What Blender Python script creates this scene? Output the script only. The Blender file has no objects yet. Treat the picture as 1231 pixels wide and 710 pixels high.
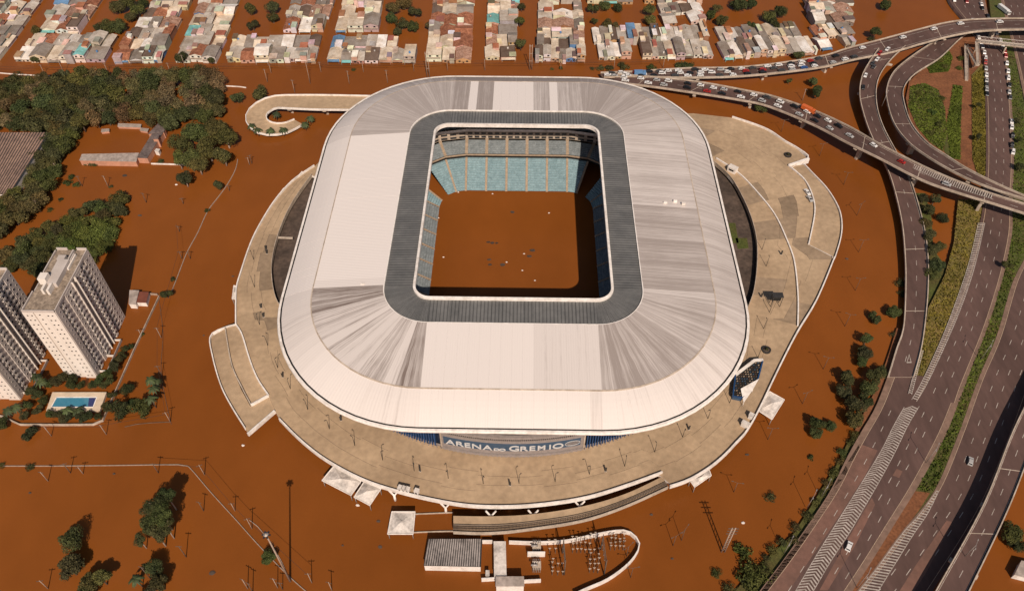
import bpy, math, random
from mathutils import Vector, Matrix
# ------------------------------------------------------------------ camera, world, sun, exposure
S = bpy.context.scene
COL = S.collection
FPX, CXP, CYP, CAMH = 957.0, 615.5, 355.0, 270.0      # survey camera: focal length in photo pixels, centre, height above the flood
PITCH, YAW = math.radians(48.3), math.radians(1.0)
cam_d = bpy.data.cameras.new('camera'); cam = bpy.data.objects.new('camera', cam_d); COL.objects.link(cam)
cam.location = (0, 0, CAMH); cam.rotation_euler = (math.pi/2 - PITCH, 0, YAW)
cam_d.sensor_width = 36.0; cam_d.lens = 36.0*FPX/1231.0; cam_d.clip_start = 1.0; cam_d.clip_end = 6000.0
S.camera = cam
SUN_EL, SH_AZ = math.radians(43.5), math.radians(-11.8)     # shadows fall towards SH_AZ (clockwise from +y)
W = bpy.data.worlds.new('World'); S.world = W; W.use_nodes = True
wn = W.node_tree.nodes; wl = W.node_tree.links
bg = wn['Background']; sky = wn.new('ShaderNodeTexSky'); sky.sky_type = 'NISHITA'; sky.sun_disc = False
sky.sun_elevation = SUN_EL; sky.sun_rotation = SH_AZ + math.pi; sky.air_density = 1.0; sky.dust_density = 1.5
wl.new(sky.outputs[0], bg.inputs[0]); bg.inputs[1].default_value = 0.062
sd = bpy.data.lights.new('sun', 'SUN'); sd.energy = 4.4; sd.angle = math.radians(0.5); sd.color = (1.0, 0.87, 0.74)
sun = bpy.data.objects.new('sun', sd); COL.objects.link(sun)
sdir = Vector((math.sin(SH_AZ)*math.cos(SUN_EL), math.cos(SH_AZ)*math.cos(SUN_EL), -math.sin(SUN_EL)))
sun.rotation_euler = sdir.to_track_quat('-Z', 'Y').to_euler(); sun.location = (60, -200, 400)
S.view_settings.view_transform = 'Standard'; S.view_settings.look = 'None'
S.view_settings.exposure = 0.0; S.view_settings.gamma = 1.0; S.view_settings.use_curve_mapping = False
S.render.engine = 'CYCLES'; S.cycles.use_denoising = True
S.cycles.max_bounces = 5; S.cycles.diffuse_bounces = 2; S.cycles.glossy_bounces = 2; S.cycles.transparent_max_bounces = 4

# ------------------------------------------------------------------ helpers
_r = Vector((math.cos(YAW), math.sin(YAW), 0)); _f0 = Vector((-math.sin(YAW), math.cos(YAW), 0))
_f = _f0*math.cos(PITCH) + Vector((0, 0, -math.sin(PITCH))); _u = _r.cross(_f)
def G(px, py, z=0.0):
    """survey: place seen at a photo pixel, at height z above the flood"""
    d = _r*(px-CXP) - _u*(py-CYP) + _f*FPX
    return Vector((0, 0, CAMH)) + d*((z-CAMH)/d.z)
def lerp(a, b, t): return a + (b-a)*t
class MB:
    def __init__(s): s.v = []; s.f = []; s.m = []; s.uv = []; s.sm = []
    def add(s, vs, fs, mi=0, uvs=None, sm=False):
        o = len(s.v); s.v += [tuple(v) for v in vs]
        for k, f in enumerate(fs):
            s.f.append([i+o for i in f]); s.m.append(mi); s.sm.append(sm)
            s.uv.append(uvs[k] if uvs else None)
        return s
    def box(s, c, d, rz=0.0, mi=0):
        ca, sa = math.cos(rz), math.sin(rz); vs = []
        for z in (-.5, .5):
            for x, y in ((-.5, -.5), (.5, -.5), (.5, .5), (-.5, .5)):
                X, Y = x*d[0], y*d[1]
                vs.append((c[0]+X*ca-Y*sa, c[1]+X*sa+Y*ca, c[2]+z*d[2]))
        return s.add(vs, [(3, 2, 1, 0), (4, 5, 6, 7), (0, 1, 5, 4), (1, 2, 6, 5), (2, 3, 7, 6), (3, 0, 4, 7)], mi)
    def bar(s, p, q, r0, r1=None, n=6, mi=0, cap=True):
        p = Vector(p); q = Vector(q); r1 = r0 if r1 is None else r1
        d = (q-p).normalized(); a = d.orthogonal().normalized(); b = d.cross(a); vs = []
        for c, r in ((p, r0), (q, r1)):
            for i in range(n):
                t = 2*math.pi*i/n; vs.append(c + (a*math.cos(t)+b*math.sin(t))*r)
        fs = [(i, (i+1) % n, n+(i+1) % n, n+i) for i in range(n)]
        if cap: fs += [tuple(range(n-1, -1, -1)), tuple(range(n, 2*n))]
        return s.add(vs, fs, mi, None, n > 5)
    def prism(s, poly, z0, z1, mi=0, mside=None):
        n = len(poly); ar = sum(poly[i][0]*poly[(i+1) % n][1]-poly[(i+1) % n][0]*poly[i][1] for i in range(n))
        if ar < 0: poly = poly[::-1]
        vs = [(p[0], p[1], z0) for p in poly] + [(p[0], p[1], z1) for p in poly]
        s.add(vs, [tuple(range(n, 2*n)), tuple(range(n-1, -1, -1))], mi)
        o = len(s.v) - 2*n
        for i in range(n):
            j = (i+1) % n; s.f.append([o+i, o+j, o+n+j, o+n+i]); s.m.append(mi if mside is None else mside); s.uv.append(None); s.sm.append(False)
        return s
    def strip(s, A, B, mi=0, uvs=None, sm=False):
        n = len(A); vs = list(A)+list(B)
        return s.add(vs, [(i, i+1, n+i+1, n+i) for i in range(n-1)], mi, uvs, sm)
    def wall(s, pts, th, z0, z1, mi=0, closed=False):
        """thin wall of thickness th along a plan polyline; z0/z1 number or list"""
        P = [Vector((p[0], p[1], 0)) for p in pts]; n = len(P); L = []; R = []
        for i in range(n):
            a = P[i-1] if (i > 0 or closed) else P[i]; b = P[(i+1) % n] if (i < n-1 or closed) else P[i]
            d = (b-a); d = d.normalized() if d.length > 1e-6 else Vector((1, 0, 0)); nn = Vector((-d.y, d.x, 0))*th*.5
            L.append(P[i]+nn); R.append(P[i]-nn)
        zz = lambda z, i: z[i] if isinstance(z, (list, tuple)) else z
        vs = []
        for i in range(n):
            for q, z in ((L, z0), (L, z1), (R, z1), (R, z0)): vs.append((q[i].x, q[i].y, zz(z, i)))
        fs = []
        for i in range(n if closed else n-1):
            j = (i+1) % n
            for k in range(4): fs.append((4*i+k, 4*j+k, 4*j+(k+1) % 4, 4*i+(k+1) % 4))
        if not closed: fs += [(0, 1, 2, 3), (4*n-1, 4*n-2, 4*n-3, 4*n-4)]
        return s.add(vs, fs, mi)
    def mesh(s, name, mats, off=(0, 0, 0)):
        me = bpy.data.meshes.new(name)
        me.from_pydata([(v[0]-off[0], v[1]-off[1], v[2]-off[2]) for v in s.v], [], s.f)
        for m in mats: me.materials.append(m)
        if len(mats) > 1: me.polygons.foreach_set('material_index', s.m)
        me.polygons.foreach_set('use_smooth', s.sm)
        if any(u is not None for u in s.uv):
            ul = me.uv_layers.new(name='UVMap'); k = 0
            for f, u in zip(s.f, s.uv):
                for i in range(len(f)):
                    ul.data[k].uv = u[i] if u else (0, 0); k += 1
        me.update(); return me
    def build(s, name, mats, parent=None, loc=None):
        if not isinstance(mats, (list, tuple)): mats = [mats]
        off = parent_world(parent) if parent else (loc or (0, 0, 0))
        o = bpy.data.objects.new(name, s.mesh(name, mats, off)); COL.objects.link(o)
        if parent: o.parent = parent
        else: o.location = off
        return o
def parent_world(p):
    l = Vector(p.location)
    while p.parent: p = p.parent; l += Vector(p.location)
    return l
def tag(o, label, cat, group=None):
    o['label'] = label; o['category'] = cat
    if group: o['group'] = group
    return o
def thing(name, label, cat, loc=(0, 0, 0), rz=0, group=None):
    o = bpy.data.objects.new(name, None); COL.objects.link(o); o.location = loc; o.rotation_euler = (0, 0, rz); o.empty_display_size = .5
    return tag(o, label, cat, group)
def struct(o): o['kind'] = 'structure'; return o
def obj(name, me, parent=None, loc=(0, 0, 0), rz=0):
    o = bpy.data.objects.new(name, me); COL.objects.link(o); o.location = loc; o.rotation_euler = (0, 0, rz)
    if parent: o.parent = parent
    return o
def copy_tree(o, parent=None):
    c = o.copy(); COL.objects.link(c); c.parent = parent
    for ch in o.children: copy_tree(ch, c)
    return c
def catmull(P, per=8):
    out = []; n = len(P)
    for i in range(n-1):
        a, b, c, d = P[max(i-1, 0)], P[i], P[i+1], P[min(i+2, n-1)]
        for k in range(per):
            t = k/per
            out.append(.5*((2*b)+(c-a)*t+(2*a-5*b+4*c-d)*t*t+(3*b-a-3*c+d)*t**3))
    out.append(P[-1].copy()); return out
def resample(P, step):
    L = [0]
    for a, b in zip(P, P[1:]): L.append(L[-1]+(b-a).length)
    n = max(2, int(L[-1]/step)+1); out = []; k = 0
    for i in range(n):
        s = L[-1]*i/(n-1)
        while k < len(P)-2 and L[k+1] < s: k += 1
        out.append(P[k].lerp(P[k+1], min(1, max(0, (s-L[k])/max(1e-6, L[k+1]-L[k])))))
    return out
def inpoly(x, y, poly):
    c = False; j = len(poly)-1
    for i in range(len(poly)):
        xi, yi, xj, yj = poly[i][0], poly[i][1], poly[j][0], poly[j][1]
        if (yi > y) != (yj > y) and x < (xj-xi)*(y-yi)/(yj-yi)+xi: c = not c
        j = i
    return c

# ------------------------------------------------------------------ materials
def M(name, c1, c2=None, scale=1.0, rough=.8, objcol=False, rnd=0.0, bump=0.0, stretch=(1, 1, 1), spec=.3, detail=4, lo=.38, hi=.62, isl=0.0, fine=None, coord='Object', metal=0, wave=None):
    m = bpy.data.materials.new(name); m.use_nodes = True; N = m.node_tree.nodes; L = m.node_tree.links
    b = N['Principled BSDF']; b.inputs['Roughness'].default_value = rough; b.inputs['Specular IOR Level'].default_value = spec; b.inputs['Metallic'].default_value = metal
    tc = N.new('ShaderNodeTexCoord'); mp = N.new('ShaderNodeMapping'); mp.inputs['Scale'].default_value = stretch
    if coord == 'World':
        ge = N.new('ShaderNodeNewGeometry'); L.new(ge.outputs['Position'], mp.inputs[0])
    else: L.new(tc.outputs[coord], mp.inputs[0])
    oi = N.new('ShaderNodeObjectInfo')
    nz = N.new('ShaderNodeTexNoise'); nz.noise_dimensions = '4D'; nz.inputs['Scale'].default_value = scale; nz.inputs['Detail'].default_value = detail; nz.inputs['Roughness'].default_value = .6
    L.new(mp.outputs[0], nz.inputs['Vector'])
    if coord != 'World':
        w = N.new('ShaderNodeMath'); w.operation = 'MULTIPLY'; w.inputs[1].default_value = 40; L.new(oi.outputs['Random'], w.inputs[0]); L.new(w.outputs[0], nz.inputs['W'])
    rp = N.new('ShaderNodeMapRange'); rp.inputs[1].default_value = lo; rp.inputs[2].default_value = hi; L.new(nz.outputs[0], rp.inputs[0])
    mx = N.new('ShaderNodeMix'); mx.data_type = 'RGBA'; L.new(rp.outputs[0], mx.inputs[0])
    c2 = c2 or tuple(x*.75 for x in c1); mx.inputs[6].default_value = (*c1, 1); mx.inputs[7].default_value = (*c2, 1)
    out = mx.outputs[2]
    def mul(a, bsock=None, val=None):
        q = N.new('ShaderNodeMix'); q.data_type = 'RGBA'; q.blend_type = 'MULTIPLY'; q.inputs[0].default_value = 1; L.new(a, q.inputs[6])
        if bsock: L.new(bsock, q.inputs[7])
        return q.outputs[2]
    def rndscale(sock, amt):
        q = N.new('ShaderNodeMapRange'); q.inputs[3].default_value = 1-amt; q.inputs[4].default_value = 1+amt; L.new(sock, q.inputs[0]); return q.outputs[0]
    if objcol: out = mul(out, oi.outputs['Color'])
    if rnd: out = mul(out, rndscale(oi.outputs['Random'], rnd))
    if isl:
        g2 = N.new('ShaderNodeNewGeometry'); out = mul(out, rndscale(g2.outputs['Random Per Island'], isl))
    if fine:
        n2 = N.new('ShaderNodeTexNoise'); n2.inputs['Scale'].default_value = fine[0]; n2.inputs['Detail'].default_value = 3; L.new(mp.outputs[0], n2.inputs['Vector'])
        q = N.new('ShaderNodeMapRange'); q.inputs[1].default_value = .3; q.inputs[2].default_value = .7; q.inputs[3].default_value = 1-fine[1]; q.inputs[4].default_value = 1+fine[1]; L.new(n2.outputs[0], q.inputs[0])
        out = mul(out, q.outputs[0])
    hs = None
    if wave:   # (period m, axis, depth): ribs of sheet roofing, as relief
        wv = N.new('ShaderNodeTexWave'); wv.bands_direction = wave[1]; wv.inputs['Scale'].default_value = .314/wave[0]; L.new(tc.outputs['Object'], wv.inputs[0]); hs = wv.outputs['Fac']
    L.new(out, b.inputs['Base Color'])
    if bump or hs:
        bp = N.new('ShaderNodeBump'); bp.inputs['Distance'].default_value = wave[2] if hs else .05; bp.inputs['Strength'].default_value = 1.0 if hs else bump; L.new(hs or nz.outputs[0], bp.inputs['Height']); L.new(bp.outputs[0], b.inputs['Normal'])
    return m
WATER = M('flood_water', (.244, .073, .0135), (.188, .055, .0092), .0055, .28, coord='World', detail=7, stretch=(1, .7, 1), fine=(.07, .05), spec=.13, lo=.36, hi=.66)
def _waterbump(m, s, d):
    N = m.node_tree.nodes; L = m.node_tree.links; g = N.new('ShaderNodeNewGeometry'); n = N.new('ShaderNodeTexNoise'); n.inputs['Scale'].default_value = s; n.inputs['Detail'].default_value = 4
    L.new(g.outputs['Position'], n.inputs['Vector']); b = N.new('ShaderNodeBump'); b.inputs['Distance'].default_value = d; b.inputs['Strength'].default_value = .5; L.new(n.outputs[0], b.inputs['Height']); L.new(b.outputs[0], N['Principled BSDF'].inputs['Normal'])
_waterbump(WATER, .8, .06)
CONC = M('deck_concrete', (.465, .325, .20), (.345, .235, .142), .05, .9, rnd=.05, fine=(.45, .12), detail=9, coord='World', lo=.35, hi=.65)
CONCD = M('stained_deck_concrete', (.32, .225, .145), (.23, .16, .10), .055, .9, rnd=.08, fine=(.45, .15), detail=9, coord='World', lo=.35, hi=.65)
CONC2 = M('pale_concrete', (.52, .42, .33), (.36, .28, .21), .25, .85, fine=(1.2, .15))
WHITEC = M('white_painted_concrete', (.80, .72, .65), (.58, .50, .43), .3, .7, fine=(.8, .12), lo=.45, hi=.75)
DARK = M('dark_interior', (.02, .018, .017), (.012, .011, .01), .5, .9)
ASPH = M('asphalt', (.120, .068, .055), (.080, .045, .036), .06, .9, coord='World', fine=(.5, .12), stretch=(1, .3, 1))
ASPH_R = M('worn_red_asphalt', (.20, .10, .072), (.15, .08, .058), .08, .9, coord='World', fine=(.5, .12))
SHLD = M('worn_shoulder', (.23, .14, .10), (.17, .105, .075), .15, .9, coord='World', fine=(.6, .15))
PAINT = M('road_paint', (.50, .43, .37), (.28, .23, .19), .8, .8)
PAINT_Y = M('kerb_line_paint', (.50, .36, .24), (.36, .25, .17), 1.5, .8)
SOIL = M('red_soil', (.22, .085, .035), (.16, .06, .025), .12, .95, coord='World', fine=(1, .25))
GRASSG = M('grass_ground', (.070, .082, .017), (.085, .070, .020), .1, .95, coord='World', fine=(1.2, .35))
GRASSY = M('dry_grass_ground', (.20, .135, .04), (.13, .105, .028), .12, .95, coord='World', fine=(1.2, .3))
STEEL = M('galvanised_steel', (.42, .37, .33), (.30, .26, .23), 2, .5, metal=.3)
DSTEEL = M('dark_steel', (.05, .045, .042), (.03, .028, .026), 2, .5)
POLEC = M('concrete_pole', (.40, .29, .22), (.30, .22, .165), 1, .8)
POLED = M('weathered_pole', (.16, .11, .08), (.10, .07, .05), 1, .8)
LEAF = M('tree_leaves', (.074, .070, .024), (.040, .042, .014), .35, .75, objcol=True, rnd=.25, isl=.55, spec=.2)
TUFT = M('grass_blades', (.070, .075, .018), (.040, .046, .012), .05, .8, objcol=True, isl=.28, spec=.15)
PALML = M('palm_leaves', (.062, .078, .026), (.036, .048, .017), .5, .65, objcol=True, rnd=.2, isl=.4)
BARK = M('bark', (.13, .09, .062), (.08, .055, .04), 2, .9)
BARKP = M('pale_bark', (.42, .32, .25), (.28, .21, .16), 1.5, .9)
CARP = M('car_paint', (1, 1, 1), (.93, .93, .93), .5, .3, objcol=True, spec=.5)
CARG = M('car_glass', (.012, .013, .015), (.01, .01, .012), 1, .08, spec=.6)
TYRE = M('rubber', (.018, .017, .016), None, 3, .9)
HWALL = M('house_wall', (1, 1, 1), (.8, .75, .7), .35, .9, objcol=True, fine=(1.5, .1))
HROOF = M('sheet_roof', (1, 1, 1), (.72, .66, .60), .18, .8, objcol=True, fine=(.6, .12), wave=(.55, 'X', .08))
HTILE = M('tile_roof', (1, 1, 1), (.6, .52, .46), .5, .85, objcol=True, fine=(1.5, .3), wave=(.4, 'Y', .07))
GLASS = M('window_glass', (.035, .035, .037), (.018, .018, .02), 1, .15, spec=.5)
WOOD = M('painted_door', (.12, .06, .035), (.08, .04, .025), 2, .7)
TANKB = M('water_tank_plastic', (.10, .22, .42), None, 1, .5)
SEAT = M('stadium_seats', (.27, .375, .40), (.21, .305, .33), .5, .6, rnd=.05, fine=(1.3, .18))
SEATG = M('grey_blue_seats', (.25, .27, .275), (.19, .21, .215), .4, .6, rnd=.05, fine=(1.2, .2))
AISLE = M('stair_concrete', (.40, .29, .20), (.30, .22, .15), .8, .9)
BLUEF = M('blue_louvre', (.022, .07, .18), (.015, .05, .13), .6, .45, rnd=.15)
BLUES = M('sign_blue', (.05, .085, .135), (.04, .07, .115), .6, .5)
SGREY = M('sign_grey_cladding', (.30, .25, .23), (.24, .20, .18), 1, .6)
LETTER = M('letter_white', (.60, .57, .55), (.52, .50, .48), 1, .5)
MEMB = M('canopy_membrane', (.68, .60, .53), (.30, .26, .23), .22, .6, fine=(1, .15), lo=.48, hi=.7)
RINGP = M('ring_polycarbonate', (.125, .118, .108), (.095, .091, .085), .10, .38, rnd=.09, spec=.5, fine=(.5, .1))
MUD = M('damp_ground', (.105, .072, .054), (.06, .042, .032), .1, .9, coord='World', fine=(.6, .3))
POOLW = M('pool_water', (.055, .22, .31), (.045, .18, .27), .2, .1, spec=.4)
POOLD = M('deep_pool_water', (.02, .035, .14), (.018, .03, .11), .2, .1, spec=.4)
POOLT = M('pool_deck_tile', (.66, .52, .38), (.55, .43, .31), .4, .8)
ORANGE = M('orange_paint', (.55, .10, .02), None, 1, .5)

def roof_panel_material():
    m = bpy.data.materials.new('roof_sheet'); m.use_nodes = True; N = m.node_tree.nodes; L = m.node_tree.links; b = N['Principled BSDF']
    b.inputs['Roughness'].default_value = .55; b.inputs['Specular IOR Level'].default_value = .3
    uv = N.new('ShaderNodeUVMap'); uv.uv_map = 'UVMap'
    at = N.new('ShaderNodeAttribute'); at.attribute_type = 'OBJECT'; at.attribute_name = 'dirt_and_shade'
    def nz(sc, s, det, ro=.6):
        mp = N.new('ShaderNodeMapping'); mp.inputs['Scale'].default_value = s; L.new(uv.outputs[0], mp.inputs[0])
        n = N.new('ShaderNodeTexNoise'); n.inputs['Scale'].default_value = sc; n.inputs['Detail'].default_value = det; n.inputs['Roughness'].default_value = ro; L.new(mp.outputs[0], n.inputs['Vector']); return n.outputs[0]
    def ma(op, a, c, clamp=False):
        q = N.new('ShaderNodeMath'); q.operation = op; q.use_clamp = clamp
        for i, x in enumerate((a, c)):
            if isinstance(x, (int, float)): q.inputs[i].default_value = x
            else: L.new(x, q.inputs[i])
        return q.outputs[0]
    st = nz(.8, (1, .014, 1), 5, .75)         # long streaks down the fall of the sheet
    fi = nz(2.6, (1, .05, 1), 3, .6)
    bl = nz(.06, (1, 1, 1), 5)
    s = ma('ADD', ma('MULTIPLY', st, .65), ma('ADD', ma('MULTIPLY', fi, .2), ma('MULTIPLY', bl, .15)))
    thr = ma('SUBTRACT', .78, ma('MULTIPLY', at.outputs['Fac'], .50))
    f = ma('MULTIPLY', ma('SUBTRACT', s, thr), 5.5, True)
    a2 = N.new('ShaderNodeAttribute'); a2.attribute_type = 'OBJECT'; a2.attribute_name = 'streak'
    f = ma('ADD', ma('MULTIPLY', f, a2.outputs['Fac']), ma('MULTIPLY', at.outputs['Fac'], .46), True)
    mx = N.new('ShaderNodeMix'); mx.data_type = 'RGBA'; L.new(f, mx.inputs[0]); mx.inputs[6].default_value = (.80, .71, .65, 1); mx.inputs[7].default_value = (.19, .142, .118, 1)
    L.new(mx.outputs[2], b.inputs['Base Color'])
    sx = N.new('ShaderNodeSeparateXYZ'); L.new(uv.outputs[0], sx.inputs[0])
    w = ma('SINE', ma('MULTIPLY', sx.outputs[0], 2*math.pi/.9), 0)
    bp = N.new('ShaderNodeBump'); bp.inputs['Distance'].default_value = .05; bp.inputs['Strength'].default_value = .25; L.new(w, bp.inputs['Height']); L.new(bp.outputs[0], b.inputs['Normal'])
    return m
ROOFM = roof_panel_material()
def ring_material():
    m = M('ribbed_ring_sheet', (.17, .162, .150), (.13, .125, .117), .10, .42, rnd=.07, spec=.5, fine=(.5, .08)); N = m.node_tree.nodes; L = m.node_tree.links; b = N['Principled BSDF']; src = b.inputs['Base Color'].links[0].from_socket
    uv = N.new('ShaderNodeUVMap'); uv.uv_map = 'UVMap'; sx = N.new('ShaderNodeSeparateXYZ'); L.new(uv.outputs[0], sx.inputs[0])
    a = N.new('ShaderNodeMath'); a.operation = 'MULTIPLY'; a.inputs[1].default_value = 2*math.pi/1.4; L.new(sx.outputs[0], a.inputs[0]); c = N.new('ShaderNodeMath'); c.operation = 'SINE'; L.new(a.outputs[0], c.inputs[0])
    r = N.new('ShaderNodeMapRange'); r.inputs[1].default_value = .2; r.inputs[2].default_value = 1; r.inputs[3].default_value = 1; r.inputs[4].default_value = .5; L.new(c.outputs[0], r.inputs[0])
    q = N.new('ShaderNodeMix'); q.data_type = 'RGBA'; q.blend_type = 'MULTIPLY'; q.inputs[0].default_value = 1; L.new(src, q.inputs[6]); L.new(r.outputs[0], q.inputs[7]); L.new(q.outputs[2], b.inputs['Base Color']); return m
RINGR = ring_material()

# ------------------------------------------------------------------ the flood
def flood():
    w = MB(); w.add([(-2500, -600, 0), (2500, -600, 0), (2500, 3200, 0), (-2500, 3200, 0)], [(0, 1, 2, 3)])
    struct(w.build('flood_water', WATER))
flood()

# ------------------------------------------------------------------ roads
ROADS = {}
def road(name, rows, mat=ASPH, elevated=True, thick=1.3, dash=True, lanes=2, par=True, piers=0, edge=True, shoulder=0.9, per=8, joint=0, dash_gap=9.0, parmat=None, pier_to=-1.0, edgemat=None, parh=.85, sh=''):
    Lp = catmull([G(r[0], r[1], r[4]) for r in rows], per); Rp = catmull([G(r[2], r[3], r[4]) for r in rows], per)
    n0 = len(Lp); C = [(a+b)/2 for a, b in zip(Lp, Rp)]
    # even spacing
    acc = [0]
    for a, b in zip(C, C[1:]): acc.append(acc[-1]+(b-a).length)
    n = max(8, int(acc[-1]/4.0)); A = []; B = []; k = 0
    for i in range(n+1):
        s = acc[-1]*i/n
        while k < n0-2 and acc[k+1] < s: k += 1
        t = (s-acc[k])/max(1e-6, acc[k+1]-acc[k]); A.append(Lp[k].lerp(Lp[k+1], t)); B.append(Rp[k].lerp(Rp[k+1], t))
    dz = Vector((0, 0, thick)); mb = MB(); mb.strip(A, B)
    if elevated:
        ins = lambda p, q: p.lerp(q, .16)
        A2 = [ins(a, b)-dz for a, b in zip(A, B)]; B2 = [ins(b, a)-dz for a, b in zip(A, B)]
        A1 = [a-dz*.4 for a in A]; B1 = [b-dz*.4 for b in B]
        mb.strip(A1, A, 1); mb.strip(A2, A1, 1); mb.strip(B2, A2, 1); mb.strip(B1, B2, 1); mb.strip(B, B1, 1)
        mb.add([A[0], B[0], B1[0], B2[0], A2[0], A1[0]], [(0, 1, 2, 3, 4, 5)], 1); mb.add([A[-1], B[-1], B1[-1], B2[-1], A2[-1], A1[-1]], [(5, 4, 3, 2, 1, 0)], 1)
    else:
        A2 = [a-dz for a in A]; B2 = [b-dz for b in B]; mb.strip(A2, A, 1); mb.strip(B, B2, 1)
    R = mb.build(name, [mat, CONC2]); struct(R)
    up = lambda h: Vector((0, 0, h))
    def lane_line(nm, f, w, h, s0=0, s1=None, m=PAINT):
        P = [a.lerp(b, f) for a, b in zip(A, B)]; a_ = []; b_ = []
        for i, p in enumerate(P):
            sv = (B[i]-A[i]).normalized()*w*.5; a_.append(p-sv+up(h)); b_.append(p+sv+up(h))
        q = MB(); q.strip(a_, b_); q.build(nm, m, R)
    if par:
        for sd_, f in ((A, 0), (B, 1)):
            P = [a.lerp(b, f + (.004 if f == 0 else -.004)) for a, b in zip(A, B)]
            q = MB(); q.wall([(p.x, p.y) for p in P], .38, [p.z-.25 for p in P], [p.z+parh for p in P]); q.build('parapet', parmat or CONC2, R)
    wd = (B[0]-A[0]).length
    if edge:
        for f in (shoulder/wd, 1-shoulder/wd): lane_line('edge_line', f, .22, .006, m=edgemat or PAINT)
    for k_ in sh:
        fa, fb = (0.0, (shoulder-.2)/wd) if k_ == 'l' else (1-(shoulder-.2)/wd, 1.0)
        q = MB(); q.strip([a.lerp(b, fa)+up(.004) for a, b in zip(A, B)], [a.lerp(b, fb)+up(.004) for a, b in zip(A, B)]); q.build('shoulder_strip', SHLD, R)
    if dash:
        length = acc[-1]; s = 4.0; seg = length/n
        cs = [A[i].lerp(B[i], .5) for i in range(n+1)]
        while s < length-5:
            i = int(s/seg); j = min(n, i+1); t = s/seg-i
            for l in range(1, lanes):
                f = (shoulder + (wd-2*shoulder)*l/lanes)/wd
                p = A[i].lerp(A[j], t).lerp(B[i].lerp(B[j], t), f); d = (cs[j]-cs[i]).normalized(); nn = Vector((-d.y, d.x, 0))*.11; e = d*3.2
                q = MB(); q.add([p-nn+up(.008), p+nn+up(.008), p+nn+e+up(.008), p-nn+e+up(.008)], [(3, 2, 1, 0)]); q.build('lane_mark', PAINT, R)
            s += dash_gap
    if joint:
        s = joint*.5; seg = acc[-1]/n
        while s < acc[-1]:
            i = min(n-1, int(s/seg)); d = (A[i+1]-A[i]).normalized()*.35
            q = MB(); q.add([A[i].lerp(B[i], .02)+up(.012), B[i].lerp(A[i], .02)+up(.012), B[i].lerp(A[i], .02)+d+up(.012), A[i].lerp(B[i], .02)+d+up(.012)], [(0, 1, 2, 3)]); q.build('expansion_joint', CONC2, R); s += joint
    if piers:
        s = piers*.5; seg = acc[-1]/n
        while s < acc[-1]:
            i = min(n-1, int(s/seg)); c = (A[i]+B[i])/2
            if c.z-thick > 1.6:
                d = (A[i+1]-A[i]).normalized(); rz = math.atan2(d.y, d.x); w_ = (B[i]-A[i]).length
                q = MB(); q.box((c.x, c.y, (c.z-thick-1.0+pier_to)/2), (1.4, min(3.2, w_*.35), c.z-thick-1.0-pier_to), rz)
                pz = c.z-thick
                cap = [(-.9, -w_*.46, pz-.4), (.9, -w_*.46, pz-.4), (.9, w_*.46, pz-.4), (-.9, w_*.46, pz-.4), (-.9, -w_*.46, pz+.05), (.9, -w_*.46, pz+.05), (.9, w_*.46, pz+.05), (-.9, w_*.46, pz+.05), (-.8, -1.6, pz-1.3), (.8, -1.6, pz-1.3), (.8, 1.6, pz-1.3), (-.8, 1.6, pz-1.3)]
                ca, sa = math.cos(rz), math.sin(rz)
                q.add([(c.x+x*ca-y*sa, c.y+x*sa+y*ca, z) for x, y, z in cap], [(4, 5, 6, 7), (0, 1, 5, 4), (1, 2, 6, 5), (2, 3, 7, 6), (3, 0, 4, 7), (8, 9, 1, 0), (9, 10, 2, 1), (10, 11, 3, 2), (11, 8, 0, 3), (11, 10, 9, 8)])
                q.build('pier', CONC2, R)
            s += piers
    ROADS[name] = (A, B, acc[-1], R); return R
def road_at(name, s, f):
    A, B, L, R = ROADS[name]; n = len(A)-1; x = max(0, min(.9999, s/L))*n; i = int(x); t = x-i
    p = A[i].lerp(A[i+1], t).lerp(B[i].lerp(B[i+1], t), f); d = ((A[i+1]+B[i+1])-(A[i]+B[i])); return p, math.atan2(d.y, d.x)

# lower flyover past the stadium corner (left side of the driving line first)
road('stadium_flyover', [(742, 90, 735, 99, 4.6), (790, 93.5, 777, 104, 4.8), (840, 99, 820, 110, 5.2), (905, 111, 890, 121, 6.2), (935, 118, 925, 129, 7), (980, 134, 978, 151, 8.2), (1021, 153, 1018, 172, 9.4), (1061, 176, 1057, 191, 10.5), (1115, 203, 1110, 218, 10.4), (1160, 222, 1158, 234.5, 10.2), (1200, 236, 1196, 246, 10), (1260, 254, 1256, 265, 9.8)], lanes=2, piers=33, joint=33, edge=True, dash_gap=11)
road('levee_flyover', [(722, 88, 726, 93.5, 4.4), (762, 86.5, 770, 93, 4.7), (828, 82.5, 835, 94, 5.2), (900, 80.5, 902, 91.5, 5.8), (981, 69.5, 985, 82, 7.0), (1021, 58, 1028, 72, 8.0), (1061, 47.5, 1072, 63.5, 9.0), (1104, 36, 1112, 52, 10.0), (1142, 27, 1150, 42.5, 10.8), (1182, 23.5, 1186, 37.5, 10.8), (1245, 23, 1246, 36, 10.8), (1330, 25, 1330, 38, 10.8)], lanes=2, piers=40, joint=40, dash_gap=11)
road('descending_ramp', [(1056, 59, 1088, 56, 8.9), (1045, 75, 1072, 71, 8.3), (1036, 92, 1058.6, 89, 7.5), (1033, 113, 1053, 108, 6.6), (1037, 134.5, 1054.6, 132, 5.7), (1045, 158.6, 1062.7, 156, 5.1), (1058, 187, 1078, 185, 4.7), (1071, 216, 1094, 217, 4.4), (1083, 264, 1109, 267, 3.8), (1087.5, 310, 1115, 308, 3.2), (1088, 350, 1115, 350, 2.8), (1085.5, 394, 1111, 394, 2.5), (1077, 420, 1106, 424, 2.4), (1067, 453, 1098, 453, 2.2)], lanes=2, piers=36, joint=40, thick=1.1, dash_gap=10)
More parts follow.
